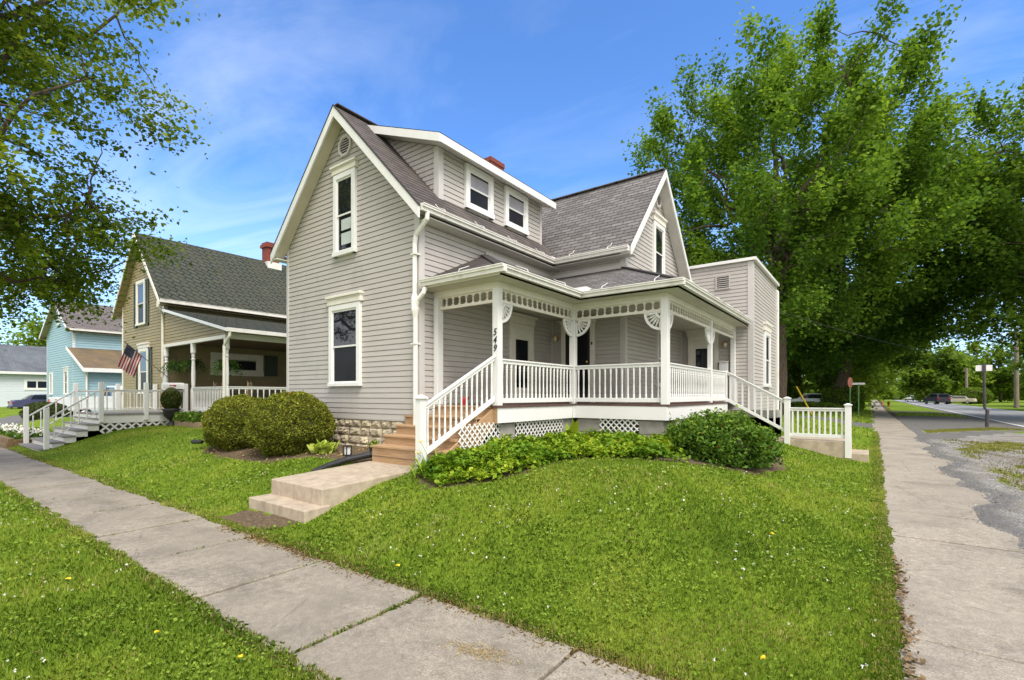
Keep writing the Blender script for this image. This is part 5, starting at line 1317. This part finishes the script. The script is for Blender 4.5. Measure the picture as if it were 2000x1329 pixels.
def strap_plant(name, label, cat, x, y, n, L, wd, mat, seed, flower=None, spread=.10):
    rg = np.random.default_rng(seed); z = float(gz(x, y)); p = thing(name, label, cat, (x, y, z)); Q = []
    for i in range(n):
        a = rg.uniform(0, 2 * pi); l = L * rg.uniform(.6, 1.2); bx, by = x + rg.normal(0, spread), y + rg.normal(0, spread); dx, dy = cos(a), sin(a); w_ = wd * rg.uniform(.7, 1.2); ld = rg.uniform(.35, .85)
        prev = None
        for k_ in range(6):
            t = k_ / 5; cx_ = bx + dx * l * ld * t; cy_ = by + dy * l * ld * t; cz_ = z + l * (t * 1.05 - .75 * ld * t * t); ww = w_ * (sin(pi * min(.98, .12 + t * .86)) ** .7) / 2
            cur = (np.array([cx_ - dy * ww, cy_ + dx * ww, cz_]), np.array([cx_ + dy * ww, cy_ - dx * ww, cz_]))
            if prev is not None: Q.append([prev[0], prev[1], cur[1], cur[0]])
            prev = cur
    quads_obj('foliage', np.array(Q), 4, mat, p, (x, y, z), np.repeat(rg.random(n), 5))
    for (fx, fy, fz) in flower or ():
        mb = MB(); mb.tube([(x, y, z), (x + fx * .5, y + fy * .5, z + fz * .7), (x + fx, y + fy, z + fz)], .004, 5); f_ = mb.build('flower_stem', 'sign_green', p)
        Q = []
        for k_ in range(6):
            a = k_ * pi / 3; e = np.array([cos(a), sin(a), .35]); s_ = np.array([-sin(a), cos(a), 0]); c0 = np.array([x + fx, y + fy, z + fz])
            Q.append([c0, c0 + e * .035 + s_ * .017, c0 + e * .07, c0 + e * .035 - s_ * .017])
        quads_obj('petals', np.array(Q), 4, 'petal_yellow', f_, (x, y, z))
    return p
strap_plant('daylily', 'clump of yellow daylilies with strap leaves beside the white newel post', 'plant', -5.0, 4.85, 55, .42, .026, 'leaf_cover', 4, [(-.28, -.0, .30), (-.2, -.02, .47)], .16)
strap_plant('hosta', 'chartreuse hosta beside the stone foundation', 'plant', -8.2, 5.2, 80, .31, .085, 'leaf_hosta', 8, None, .07)
strap_plant('milkweed', 'tall broad-leaved weed growing against the porch skirt', 'plant', -4.78, 8.45, 12, .62, .13, 'leaf_cover', 9, None, .03)
m = MB(); m.tube([(-4.78, 8.45, .7), (-4.79, 8.47, 1.2), (-4.77, 8.5, 1.62)], [.008, .005, .002], 5); 
p = bpy.data.objects['milkweed']; m.build('stem', 'sign_green', p)
# flower pots, lantern, drain pipes by the steps
def pot(name, label, x, y, r, h, seed, leafy=True):
    z = float(gz(x, y)); p = thing(name, label, 'pot', (x, y, z)); mb = MB(); mb.lathe((x, y, z - .01), [(r * .75, 0), (r, h), (r * 1.06, h), (r * 1.06, h + .02), (r * .9, h + .02), (r * .88, h - .02), (.01, h - .02)], 14); mb.build('pot', 'black_plastic', p)
    if leafy:
        rg = np.random.default_rng(seed); q = np.array([x, y, z + h + .05]) + rg.normal(0, 1, (160, 3)) * np.array([r * .5, r * .5, .04]); quads_obj('foliage', leaves(rg, q, .045, .6, .6, .1), 4, 'leaf_cover', p, (x, y, z))
pot('plant_pot', 'black nursery pot with green seedlings beside the bottom wooden step', -7.28, 5.62, .085, .13, 3)
ln = thing('lantern', 'small black and white garden lantern standing in the bare soil', 'lantern', (-7.55, 5.25, float(gz(-7.55, 5.25))))
z = ORG[ln.name].z; m = MB()
for a, b in ((-1, -1), (1, -1), (1, 1), (-1, 1)): m.cbox((-7.55 + a * .05, 5.25 + b * .05, z), .014, .014, .17)
m.box(-7.61, -7.49, 5.19, 5.31, z, z + .02); m.box(-7.61, -7.49, 5.19, 5.31, z + .165, z + .18); m.build('cage', 'iron', ln)
m = MB(); m.box(-7.585, -7.515, 5.215, 5.285, z + .02, z + .15); m.build('lamp_glass', 'white_metal', ln)
m = MB(); pts = [(-6.96, 5.62, .68), (-7.06, 5.3, .655), (-7.17, 4.98, .605), (-7.26, 4.7, .53), (-7.34, 4.45, .43)]
P_ = [V3(a).lerp(V3(b), k / 22) for a, b in zip(pts[:-1], pts[1:]) for k in range(22)] + [V3(pts[-1])]
m.tube(P_, [.052 + .005 * (k % 2) for k in range(len(P_))], 12); tag(m.build('drain_pipe', 'black_plastic'), 'black corrugated drain pipe lying from the wooden steps into the lawn', 'pipe')
m = MB(); P_ = [V3((-12.0, 4.62, .665)).lerp(V3((-12.22, 4.5, .655)), k / 14) for k in range(15)]
m.tube(P_, [.045 + .004 * (k % 2) for k in range(15)], 12, False); tag(m.build('drain_pipe', 'black_plastic'), 'short black drain pipe end poking out under the clipped bush', 'pipe')
t = thing('watering_can', 'small red watering can on the porch floor behind the stair rail', 'watering can', (-6.1, 6.75, DZ)); m = MB(); m.lathe((-6.1, 6.75, DZ), [(.06, 0), (.065, .1), (.05, .14)], 12); m.build('can', 'red_paint', t)
m = MB(); m.tube([(-6.05, 6.73, DZ + .03), (-5.95, 6.7, DZ + .14)], [.016, .012], 8); m.build('spout', 'red_paint', t)
# tan house pots and porch things
u = thing('garden_urn', 'black iron urn with clipped evergreen ball before the tan house deck', 'urn', (-18.95, 6.35, float(gz(-18.95, 6.35))))
z = ORG[u.name].z; m = MB(); m.lathe((-18.95, 6.35, z), [(.15, 0), (.15, .05), (.08, .09), (.06, .17), (.12, .23), (.22, .33), (.235, .5), (.28, .56), (.25, .58), (.02, .56)], 18); m.build('urn', 'iron', u, smooth=True)
rg = np.random.default_rng(5); d_ = unit(rg.normal(size=(5000, 3))); q = np.array([-18.95, 6.35, z + .92]) + d_ * np.array([.30, .30, .44]) * (1 - np.abs(rg.normal(0, .05, (5000, 1)))) * (1 - .25 * np.clip(d_[:, 2:3], 0, 1))
quads_obj('topiary', leaves(rg, q, .05, .3, .5, .1), 4, 'leaf_topiary', u, (-18.95, 6.35, z)); m = MB(); m.ellipsoid((-18.95, 6.35, z + .9), (.26, .26, .40), 14, 10); m.build('twigs', 'leaf_core', u)
def fern(x, y, z, label, seed):
    t = thing('hanging_fern', label, 'plant', (x, y, z)); rg = np.random.default_rng(seed)
    mb = MB(); mb.lathe((x, y, z), [(.10, 0), (.17, .16), (.02, .15)], 12); mb.build('basket', 'iron', t)
    mb = MB()
    for a in range(3): mb.tube([(x + .15 * cos(a * 2.1), y + .15 * sin(a * 2.1), z + .15), (x, y, z + .6)], .004, 4)
    mb.build('hanger', 'iron', t); Q = []; 
    for i in range(90):
        a = rg.uniform(0, 2 * pi); L = rg.uniform(.3, .6); up = rg.uniform(.05, .35)
        for k_ in range(14):
            s_ = k_ / 14; Q.append([x + cos(a) * L * s_, y + sin(a) * L * s_, z + .15 + up * sin(s_ * 2.4) - .38 * s_ * s_])
    quads_obj('foliage', leaves(rg, np.array(Q) + rg.normal(0, .02, (len(Q), 3)), .075, .5, .4, .05, .3), 4, 'leaf_fern', t, (x, y, z))
fern(-20.9, TY + .15, 2.62, 'hanging fern beside the leftmost porch column of the tan house', 3); fern(-19.8, TY + .3, 2.62, 'hanging fern between the first two columns of the tan house porch', 4); fern(-17.0, TY + .25, 2.45, 'hanging fern beside the corner column of the tan house porch', 6)
def chair(x, y, label, rot, ladder):
    t = thing('porch_chair', label, 'chair', (x, y, PZ)); R_ = Matrix.Rotation(rot, 3, 'Z'); P = lambda a, b, c: V3((x, y, PZ)) + R_ @ V3((a, b, c))
    def bx(mb, a0, a1, b0, b1, c0, c1): mb.hexa([P(a0, b0, c0), P(a1, b0, c0), P(a1, b1, c0), P(a0, b1, c0), P(a0, b0, c1), P(a1, b0, c1), P(a1, b1, c1), P(a0, b1, c1)])
    mb = MB(); bx(mb, -.26, .26, -.25, .25, .42, .46); mb.build('seat', 'wicker', t)
    for a in (-.24, .24):
        for b in (-.22, .22):
            mb = MB(); mb.tube([P(a, b, 0), P(a, b, .42 if b < 0 else 1.05)], .02, 6); mb.build('leg', 'wicker', t)
    mb = MB()
    if ladder:
        for c in (.62, .80, .97): bx(mb, -.24, .24, .21, .235, c, c + .07)
    else:
        n = 9
        for i in range(n):
            a, b = -.3 + .6 * i / n, -.3 + .6 * (i + 1) / n; ha, hb = .62 + .38 * sqrt(max(0, 1 - (a / .31) ** 2)), .62 + .38 * sqrt(max(0, 1 - (b / .31) ** 2)); mb.hexa([P(a, .21, .46), P(b, .21, .46), P(b, .24, .46), P(a, .24, .46), P(a, .21, ha), P(b, .21, hb), P(b, .24, hb), P(a, .24, ha)])
    mb.build('backrest', 'wicker', t)
chair(-19.4, 9.0, 'wooden ladder-back chair deep in the tan house porch', -.5, True); chair(-16.95, 8.2, 'round-backed wicker chair behind the tan porch railing beside the clapboard house', 2.5, False); chair(-18.2, 7.7, 'round-backed wicker chair behind the corner column of the tan porch', 2.2, False)
# planter bed between the deck and the porch of the tan house
t = thing('planter', 'low terracotta coloured planter of leafy plants beside the black urn', 'planter', (-17.9, 6.55, .6)); m = MB(); m.box(-18.55, -16.9, 6.3, 6.85, .5, .86); bevel(m.build('box', 'terracotta', t), .02)
rg = np.random.default_rng(9); q = rg.uniform([-18.6, 6.25, .85], [-16.9, 6.9, 1.15], (1500, 3)); quads_obj('foliage', leaves(rg, q, .09, .6, .6, .1), 4, 'leaf_shrub', t, (-17.9, 6.55, .6))
# timber kerb and white flowers west of the deck steps
m = MB(); m.box(-34, -22.25, 2.90, 3.06, -.05, .14); m.box(-34, -22.3, 2.94, 3.10, .142, .30); m.box(-22.41, -22.25, 3.062, 3.6, -.05, .26); tag(bevel(m.build('timber_edging', 'timber'), .015), 'stacked landscape timbers edging the flower bed by the deck steps', 'edging')
n = 5000; q = R.uniform([-30, 3.15, .22], [-22.4, 4.4, .42], (n, 3)); tag(quads_obj('bedding_plants', leaves(R, q, .09, .7, .6, .1), 4, 'leaf_shrub'), kind='stuff')
n = 110; c0 = R.uniform([-29, 3.2, .40], [-22.6, 4.0, .5], (n, 3)); q = np.repeat(c0, 6, 0) + R.normal(0, .05, (n * 6, 3)); tag(quads_obj('white_blossoms', leaves(R, q, .08, .8, .8, .1), 4, 'petal_white'), kind='stuff')
bush('round_shrub', 'small dark round shrub on the lawn behind the deck stairs', (-31.5, 5.4, .85), (.9, .8, .55), 5000, .08, 'leaf_topiary', seed=15)

# ------------------------------------------------------------------ trees
def limb(mb, a, b, r0, r1, rg, wob=.06, n=6):
    a, b = V3(a), V3(b); L = (b - a).length; pts = []
    for k in range(n + 1):
        t = k / n; p = a.lerp(b, t)
        if 0 < k < n: p += V3(rg.normal(0, wob * L * .35, 3))
        pts.append(p)
    mb.tube(pts, [r0 + (r1 - r0) * (k / n) for k in range(n + 1)], 7)
    return pts
def tree(name, label, base, H, crown_c, crown_r, nclump, per, leaf, mat, seed, trunk_r=.4, cat='tree', grp=None, csize=(.8, .55), plume=.5, shell=(.55, 1.0), low=-1, tr_top=.55, lean=(0, 0), gap=.0, keep=None, nlimb=14, extra=()):
    rg = np.random.default_rng(seed); t = thing(name, label, cat, base, grp)
    cc, cr = np.array(crown_c, float), np.array(crown_r, float)
    C = []
    while len(C) < nclump:
        d = unit(rg.normal(size=3)); p = d * rg.uniform(*shell)
        if p[2] < low: continue
        if gap and (np.sin(p * 7.0 + seed).sum() > 3 - gap * 3): continue
        w = cc + p * cr
        if keep is not None and not keep(w): continue
        C.append((w, d))
    for (ec, er, en) in extra:
        for _ in range(en):
            d = unit(rg.normal(size=3)); C.append((np.array(ec) + d * rg.uniform(.2, 1) ** .6 * np.array(er), d))
    mb = MB(); top = V3(base).lerp(V3(cc), 1.0); fork = V3(base).lerp(V3(tuple(cc)), tr_top)
    limb(mb, base, fork, trunk_r, trunk_r * .72, rg, .02); limb(mb, fork, V3(tuple(cc + np.array([0, 0, cr[2] * .5]))), trunk_r * .7, trunk_r * .12, rg, .06, 8)
    order = rg.permutation(len(C))[:nlimb]
    ends = []
    for i in order:
        s = fork.lerp(V3(tuple(cc)), rg.uniform(0, .9)); e = V3(tuple(cc + (C[i][0] - cc) * .92)); pts = limb(mb, s, e, trunk_r * .33, trunk_r * .05, rg, .10, 8); ends.append(pts)
    for w, d in C[::2]:
        pts = ends[rg.integers(len(ends))]; best = min((p for q in ends for p in q[2:]), key=lambda p: (p - V3(tuple(w))).length)
        if (best - V3(tuple(w))).length < cr.max() * .8: limb(mb, best, V3(tuple(w)), trunk_r * .07, trunk_r * .02, rg, .12, 5)
    mb.build('trunk', 'bark', t, smooth=True)
    P_, T_, S_ = [], [], []
    for w, d in C:
        m_ = int(per * rg.uniform(.6, 1.35)); ax = unit(d * (1 - plume) + np.array([lean[0], lean[1], plume * 1.3]))
        a, b = csize[0] * rg.uniform(.7, 1.3), csize[1] * rg.uniform(.7, 1.3)
        q = rg.normal(0, 1, (m_, 3)) * b + ax * (rg.normal(0, 1, (m_, 1)) * a)
        P_.append(w + q * .6); T_.append(np.repeat(ax[None], m_, 0)); S_.append(np.full(m_, rg.normal(0, .19)) )
    P_ = np.concatenate(P_); T_ = np.concatenate(T_); S_ = np.concatenate(S_)
    if keep is not None:
        k = np.array([keep(p) for p in P_]); P_, T_, S_ = P_[k], T_[k], S_[k]
    rr = np.clip(.48 + S_ + rg.normal(0, .2, len(P_)), 0, .97)
    quads_obj('crown', leaves(rg, P_, leaf, .75, .8, .16, .3), 4, mat, t, base, rr)
    return t
# big maples behind the house and along the road
tree('maple_tree', 'towering bright green maple behind the flat-roofed addition', (-4.6, 33.8, .4), 24, (-4.6, 33.8, 14.0), (8.8, 8.8, 9.6), 420, 320, .20, 'leaf_maple', 3, .5, csize=(.85, .55), plume=.5, low=-.97, shell=(.45, 1.0), nlimb=24)
tree('maple_tree', 'broad maple with its trunk hidden behind the dark bushes at the corner', (-2.6, 50, .3), 22, (-.2, 48, 12.2), (10.5, 9.5, 8.8), 360, 320, .26, 'leaf_maple', 8, .5, csize=(1.0, .62), plume=.45, low=-.93, shell=(.5, 1.0), nlimb=18, lean=(.2, 0))
tree('maple_tree', 'maple leaning over the road from the right edge', (15.3, 44, .3), 20, (12.2, 44, 13.2), (11.6, 10, 9.6), 430, 300, .22, 'leaf_maple', 12, .5, csize=(1.0, .6), plume=.4, low=-.8, shell=(.5, 1.0), nlimb=18, lean=(-.1, 0))
tree('maple_tree', 'dark shady maple low beside the corner stop sign', (-6.5, 62, .3), 14, (-6.5, 60, 6.8), (10, 9, 6.2), 240, 190, .36, 'leaf_far', 14, .45, csize=(1.5, .9), plume=.2, low=-.85, nlimb=10)
tree('maple_tree', 'maple further along the pavement past the stop sign', (-2.2, 84, .3), 15, (-2.5, 84, 8.6), (8, 9, 6.5), 130, 170, .5, 'leaf_far', 17, .45, csize=(1.7, 1.1), plume=.2, low=-.8, nlimb=8)
tree('maple_tree', 'maple behind the house ridge, only its tip showing', (-14.6, 36, .4), 14, (-14.4, 36, 9.2), (4.2, 4.2, 6.9), 110, 140, .25, 'leaf_maple', 31, .35, csize=(1.2, .5), plume=.7, low=-.8, nlimb=8)
for i, (x, y, cx_, r, h, lab) in enumerate(((21, 74, 20, 7, 13, 'roadside tree between two utility poles across the road'), (27, 100, 26, 9, 15, 'dense tree behind the beige car across the road'), (12.5, 150, 13, 8, 12, 'hazy tree where the road meets the horizon'), (-5, 128, -4.5, 8, 12, 'far tree closing the pavement vista'), (36, 62, 34, 8, 15, 'tree at the right edge behind the tall utility pole'), (24, 160, 24, 10, 14, 'far tree beyond the parked suv'), (-18, 70, -18, 8, 11, 'tree behind the white car beyond the side railing'))):
    tree('roadside_tree', lab, (x, y, .3), h, (cx_, y, h * .52), (r, r, h * .46), 90, 150, .42 if y < 90 else .75, 'leaf_far', 40 + i, .35, grp=None, csize=(1.5, 1.0), plume=.25, low=-.95, shell=(.4, 1), nlimb=7)
for i, (x, y, r, h, lab) in enumerate(((-70, 34, 8, 13, 'tree behind the white garage roof'), (-84, 20, 9, 12, 'bushy tree left of the white garage'), (-60, 50, 9, 14, 'tree behind the blue house'), (-36, 52, 8, 12, 'tree behind the tan house'))):
    tree('background_tree', lab, (x, y, .4), h, (x, y, h * .55), (r, r, h * .45), 80, 140, .45, 'leaf_far', 60 + i, .35, csize=(1.5, 1.0), plume=.25, low=-.9, shell=(.4, 1), nlimb=6)
bush('hedge_bush', 'dark rounded bush behind the corner stop sign', (-2.1, 50.2, 1.3), (1.5, 1.4, 1.4), 5000, .2, 'leaf_far', seed=70)
bush('hedge_bush', 'low green bush in front of the white car past the railing', (-3.9, 44.8, .62), (2.3, 1.1, .55), 6000, .2, 'leaf_far', seed=71)
bush('hedge_bush', 'round bush beside the utility pole across the road', (15.6, 128, 1.6), (2.6, 2, 1.7), 4000, .3, 'leaf_far', seed=72)
# near maple reaching in from the left edge
tree('near_maple', 'maple on the front verge reaching in from the left edge over the pavement', (-15.0, -1.2, 0), 12, (-14.1, .8, 9.0), (4.3, 4.1, 4.8), 340, 165, .092, 'leaf_near', 23, .32, csize=(.60, .22), plume=-.15, low=-.98, shell=(.25, 1.0), nlimb=34, lean=(.55, .35), tr_top=.42, extra=[((-15.0, 2.5, 5.3), (2.9, 2.3, 1.0), 62), ((-16.8, 2.6, 4.5), (2.2, 1.8, 1.1), 40)])

# far woods closing every gap at the horizon (one mass)
rg = np.random.default_rng(77); P_ = []
for (x0, y0, x1, y1, n, h, s_) in ((-150, 210, 150, 250, 260, 11, 3.2), (-170, 40, -110, 200, 160, 11, 3.0), (60, 60, 120, 230, 150, 11, 3.0), (-30, 95, -8, 140, 40, 8, 2.4)):
    for i in range(n):
        t_ = rg.random(); hh = h * (.65 + .35 * np.sin(t_ * 40) * np.sin(t_ * 23 + 1)) * rg.uniform(.4, 1)
        P_.append(np.array([x0 + (x1 - x0) * t_ + rg.normal(0, 6), y0 + (y1 - y0) * t_ + rg.normal(0, 6), hh * rg.random() ** .6]) + rg.normal(0, s_ * .6, (110, 3)))
P_ = np.concatenate(P_); P_[:, 2] = np.abs(P_[:, 2])
tag(quads_obj('far_woods', leaves(rg, P_, 1.5, .5, .8, .15), 4, 'leaf_far'), kind='stuff')

# ------------------------------------------------------------------ street furniture
sp_ = thing('street_sign', 'leaning dark sign post with two white plates by the gravel verge', 'sign', (4.35, 32, .1))
m = MB(); m.tube([(4.35, 32, .0), (4.36, 32, 1.0), (4.27, 32, 1.1), (4.24, 32, 3.2)], [.075, .07, .06, .055], 8); m.build('post', 'sign_dark', sp_)
for s in (-1, 1):
    m = MB(); a = 4.24 + s * .07; m.box(min(a, a + s * .22), max(a, a + s * .22), 31.97, 31.99, 2.86, 3.14); m.build('plate', 'sign_white', sp_)
m = MB(); m.box(4.17, 4.31, 31.95, 32.02, 2.82, 3.18); m.build('bracket', 'sign_dark', sp_)
ss = thing('stop_sign', 'faded red octagonal stop sign beside the dark bushes at the corner', 'sign', (-1.3, 42, .2))
m = MB(); m.tube([(-1.3, 42, .1), (-1.3, 42, 2.3)], .04, 8); m.build('post', 'sign_green', ss)
m = MB(); ux, uy = cos(radians(68)), sin(radians(68)); m.prism([V3((-1.3 + .38 * cos(pi / 8 + k * pi / 4) * ux, 41.93 + .38 * cos(pi / 8 + k * pi / 4) * uy, 2.62 + .38 * sin(pi / 8 + k * pi / 4))) for k in range(8)], (.02, -.02, 0)); m.build('plate', 'sign_red', ss)
sn = thing('street_name_sign', 'pale street name blade on a thin green post near the stop sign', 'sign', (-.8, 41.5, .2))
m = MB(); m.tube([(-.8, 41.5, .1), (-.8, 41.5, 2.5)], .035, 8); m.build('post', 'sign_green', sn)
m = MB(); m.box(-1.16, -.44, 41.48, 41.5, 2.44, 2.58); m.build('plate', 'sign_white', sn)
def pole(x, y, h, label, lean=0):
    t = thing('utility_pole', label, 'pole', (x, y, .1)); m = MB(); m.tube([(x, y, 0), (x + lean, y, h)], [.27, .19], 10); m.build('pole', 'pole_wood', t)
    m = MB(); m.cbox((x + lean, y, h - .9), .16, .16, .25); m.tube([(x + lean - .5, y, h - .6), (x + lean + .5, y, h - .6)], .05, 6); m.build('crossarm', 'pole_wood', t)
    return V3((x + lean, y, h))
pl = [pole(14.6, 87.6, 10.3, 'tall wooden utility pole nearest the right edge'), pole(15.0, 132, 7.2, 'short wooden utility pole right of the round bush'), pole(14.5, 156, 8.8, 'wooden utility pole left of the round bush'), pole(13.5, 205, 9, 'distant wooden utility pole above the dark suv')]
def wire(a, b, sag, label):
    a, b = V3(a), V3(b); m = MB(); m.tube([a.lerp(b, k / 16) - V3((0, 0, sag * 4 * (k / 16) * (1 - k / 16))) for k in range(17)], .011, 5, False); tag(m.build('overhead_wire', 'black_plastic'), label, 'wire')
for k, dz in enumerate((-.5, -3.2, -4.2)):
    wire(pl[0] + V3((0, 0, dz)), (17.6, 40, 10.2 + dz * .8), .9, ('topmost', 'middle', 'lowest')[k] + ' wire running from the tall utility pole past the right edge')
wire(pl[0] + V3((0, 0, -3.8)), pl[1] + V3((0, 0, -.4)), .8, 'wire strung between the tall pole and the pole behind the bush')
wire((AX + .05, AYB, 4.55), (14.6, 87.6, 7.6), 1.2, 'service wire from the grey addition into the trees')
gw = thing('guy_wire_guard', 'yellow plastic guard on a slanted guy wire beyond the railing', 'guard', (-3.3, 34.8, .5)); m = MB(); m.tube([(-3.0, 35, .5), (-3.8, 34.6, 2.25)], .045, 8); m.build('guard', 'yellow_guard', gw); m = MB(); m.tube([(-3.8, 34.6, 2.25), (-6.3, 33.4, 7.7)], .010, 5); m.build('cable', 'iron', gw)
def hydrant(x, y, z, mat, label):
    t = thing('fire_hydrant', label, 'hydrant', (x, y, z)); m = MB(); m.lathe((x, y, z), [(.17, 0), (.17, .05), (.11, .07), (.11, .45), (.15, .47), (.15, .52), (.12, .60), (.05, .68), (.05, .74)], 12); m.build('barrel', mat, t)
    m = MB(); m.tube([(x - .2, y, z + .38), (x + .2, y, z + .38)], .055, 8); m.tube([(x, y - .2, z + .35), (x, y, z + .35)], .07, 8); m.build('nozzle', mat, t)
hydrant(1.75, 86, .2, 'red_paint', 'red fire hydrant on the grass strip by the road'); hydrant(1.1, 92, .2, 'sign_red', 'orange fire hydrant further along the pavement')

# ------------------------------------------------------------------ sky, sun, camera
SUN_EL, SUN_AZ = radians(54), radians(118)     # azimuth measured clockwise from +y
w = bpy.data.worlds.new('World'); SC.world = w; w.use_nodes = True
nt = w.node_tree; bg = nt.nodes['Background']
sky = nn(nt, 'ShaderNodeTexSky', sky_type='NISHITA'); sky.sun_disc = False
sky.sun_elevation = SUN_EL; sky.sun_rotation = SUN_AZ; sky.altitude = 200; sky.air_density = 1.0; sky.dust_density = .6; sky.ozone_density = 2.0
tc = nn(nt, 'ShaderNodeTexCoord')
d = tc.outputs['Generated']
sp = nn(nt, 'ShaderNodeSeparateXYZ'); nt.links.new(d, sp.inputs[0])
zc = math_(nt, 'MAXIMUM', sp.outputs[2], .04)
cx = math_(nt, 'DIVIDE', sp.outputs[0], zc); cy = math_(nt, 'DIVIDE', sp.outputs[1], zc)
cb = nn(nt, 'ShaderNodeCombineXYZ'); nt.links.new(cx, cb.inputs[0]); nt.links.new(cy, cb.inputs[1])
rotv = mapping(nt, cb.outputs[0], (.40, 1.3, 1), (0, 0, radians(-36)))
n1 = noise(nt, rotv, 1.1, 8, .6, .8)
n2 = noise(nt, mapping(nt, cb.outputs[0], (.35, .5, 1)), 1.0, 3, .5)
cl = math_(nt, 'MULTIPLY', ramp(nt, n1, [(.46, (0, 0, 0)), (.74, (1, 1, 1))]), ramp(nt, n2, [(.36, (0, 0, 0)), (.62, (1, 1, 1))]))
hz = ramp(nt, sp.outputs[2], [(0, (1, 1, 1)), (.05, (.8, .8, .8)), (.38, (0, 0, 0))])
skc = mixc(nt, 1, sky.outputs[0], SKY_TINT, 'MULTIPLY')
c = mixc(nt, math_(nt, 'MULTIPLY', hz, .66), skc, HAZE_C)
c = mixc(nt, math_(nt, 'MULTIPLY', cl, .42), c, CLOUD_C)
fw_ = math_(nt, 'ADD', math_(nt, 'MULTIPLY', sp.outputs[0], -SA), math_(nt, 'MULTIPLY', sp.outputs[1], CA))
cv = ramp(nt, math_(nt, 'ADD', math_(nt, 'MULTIPLY', fw_, .5), .5), [(.46, (1, 1, 1)), (.66, (0, 0, 0))])   # unseen bright overcast behind the camera, added for soft neutral fill light
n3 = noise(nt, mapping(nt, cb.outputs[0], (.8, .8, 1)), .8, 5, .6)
c = mixc(nt, cv, c, mixc(nt, n3, FILL_SKY_A, FILL_SKY_B))
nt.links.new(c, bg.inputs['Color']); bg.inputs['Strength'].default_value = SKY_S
sun = bpy.data.lights.new('sun', 'SUN'); sun.energy = SUN_E; sun.angle = radians(SUN_ANG); sun.color = (1, .95, .86)
so_ = bpy.data.objects.new('sun', sun); COL.objects.link(so_)
sv = V3((sin(SUN_AZ) * cos(SUN_EL), cos(SUN_AZ) * cos(SUN_EL), sin(SUN_EL)))
so_.rotation_euler = sv.to_track_quat('Z', 'Y').to_euler(); so_.location = sv * 60
cam = bpy.data.cameras.new('camera'); cam.sensor_width = 36; cam.lens = F_PX / 2000 * 36
cam.shift_y = (YH - 664.5) / 2000; cam.clip_start = .05; cam.clip_end = 3000
co = bpy.data.objects.new('camera', cam); COL.objects.link(co); co.location = (0, 0, CAM_H); co.rotation_euler = (pi / 2, 0, YAW)
SC.camera = co
SC.render.engine = 'CYCLES'; SC.cycles.use_denoising = True
try: SC.cycles.denoiser = 'OPENIMAGEDENOISE'
except Exception: pass
SC.cycles.max_bounces = 8; SC.cycles.diffuse_bounces = 4; SC.cycles.transmission_bounces = 4; SC.cycles.sample_clamp_indirect = 8
SC.view_settings.view_transform = 'Standard'; SC.view_settings.look = 'None'; SC.view_settings.exposure = EXPO; SC.view_settings.gamma = 1
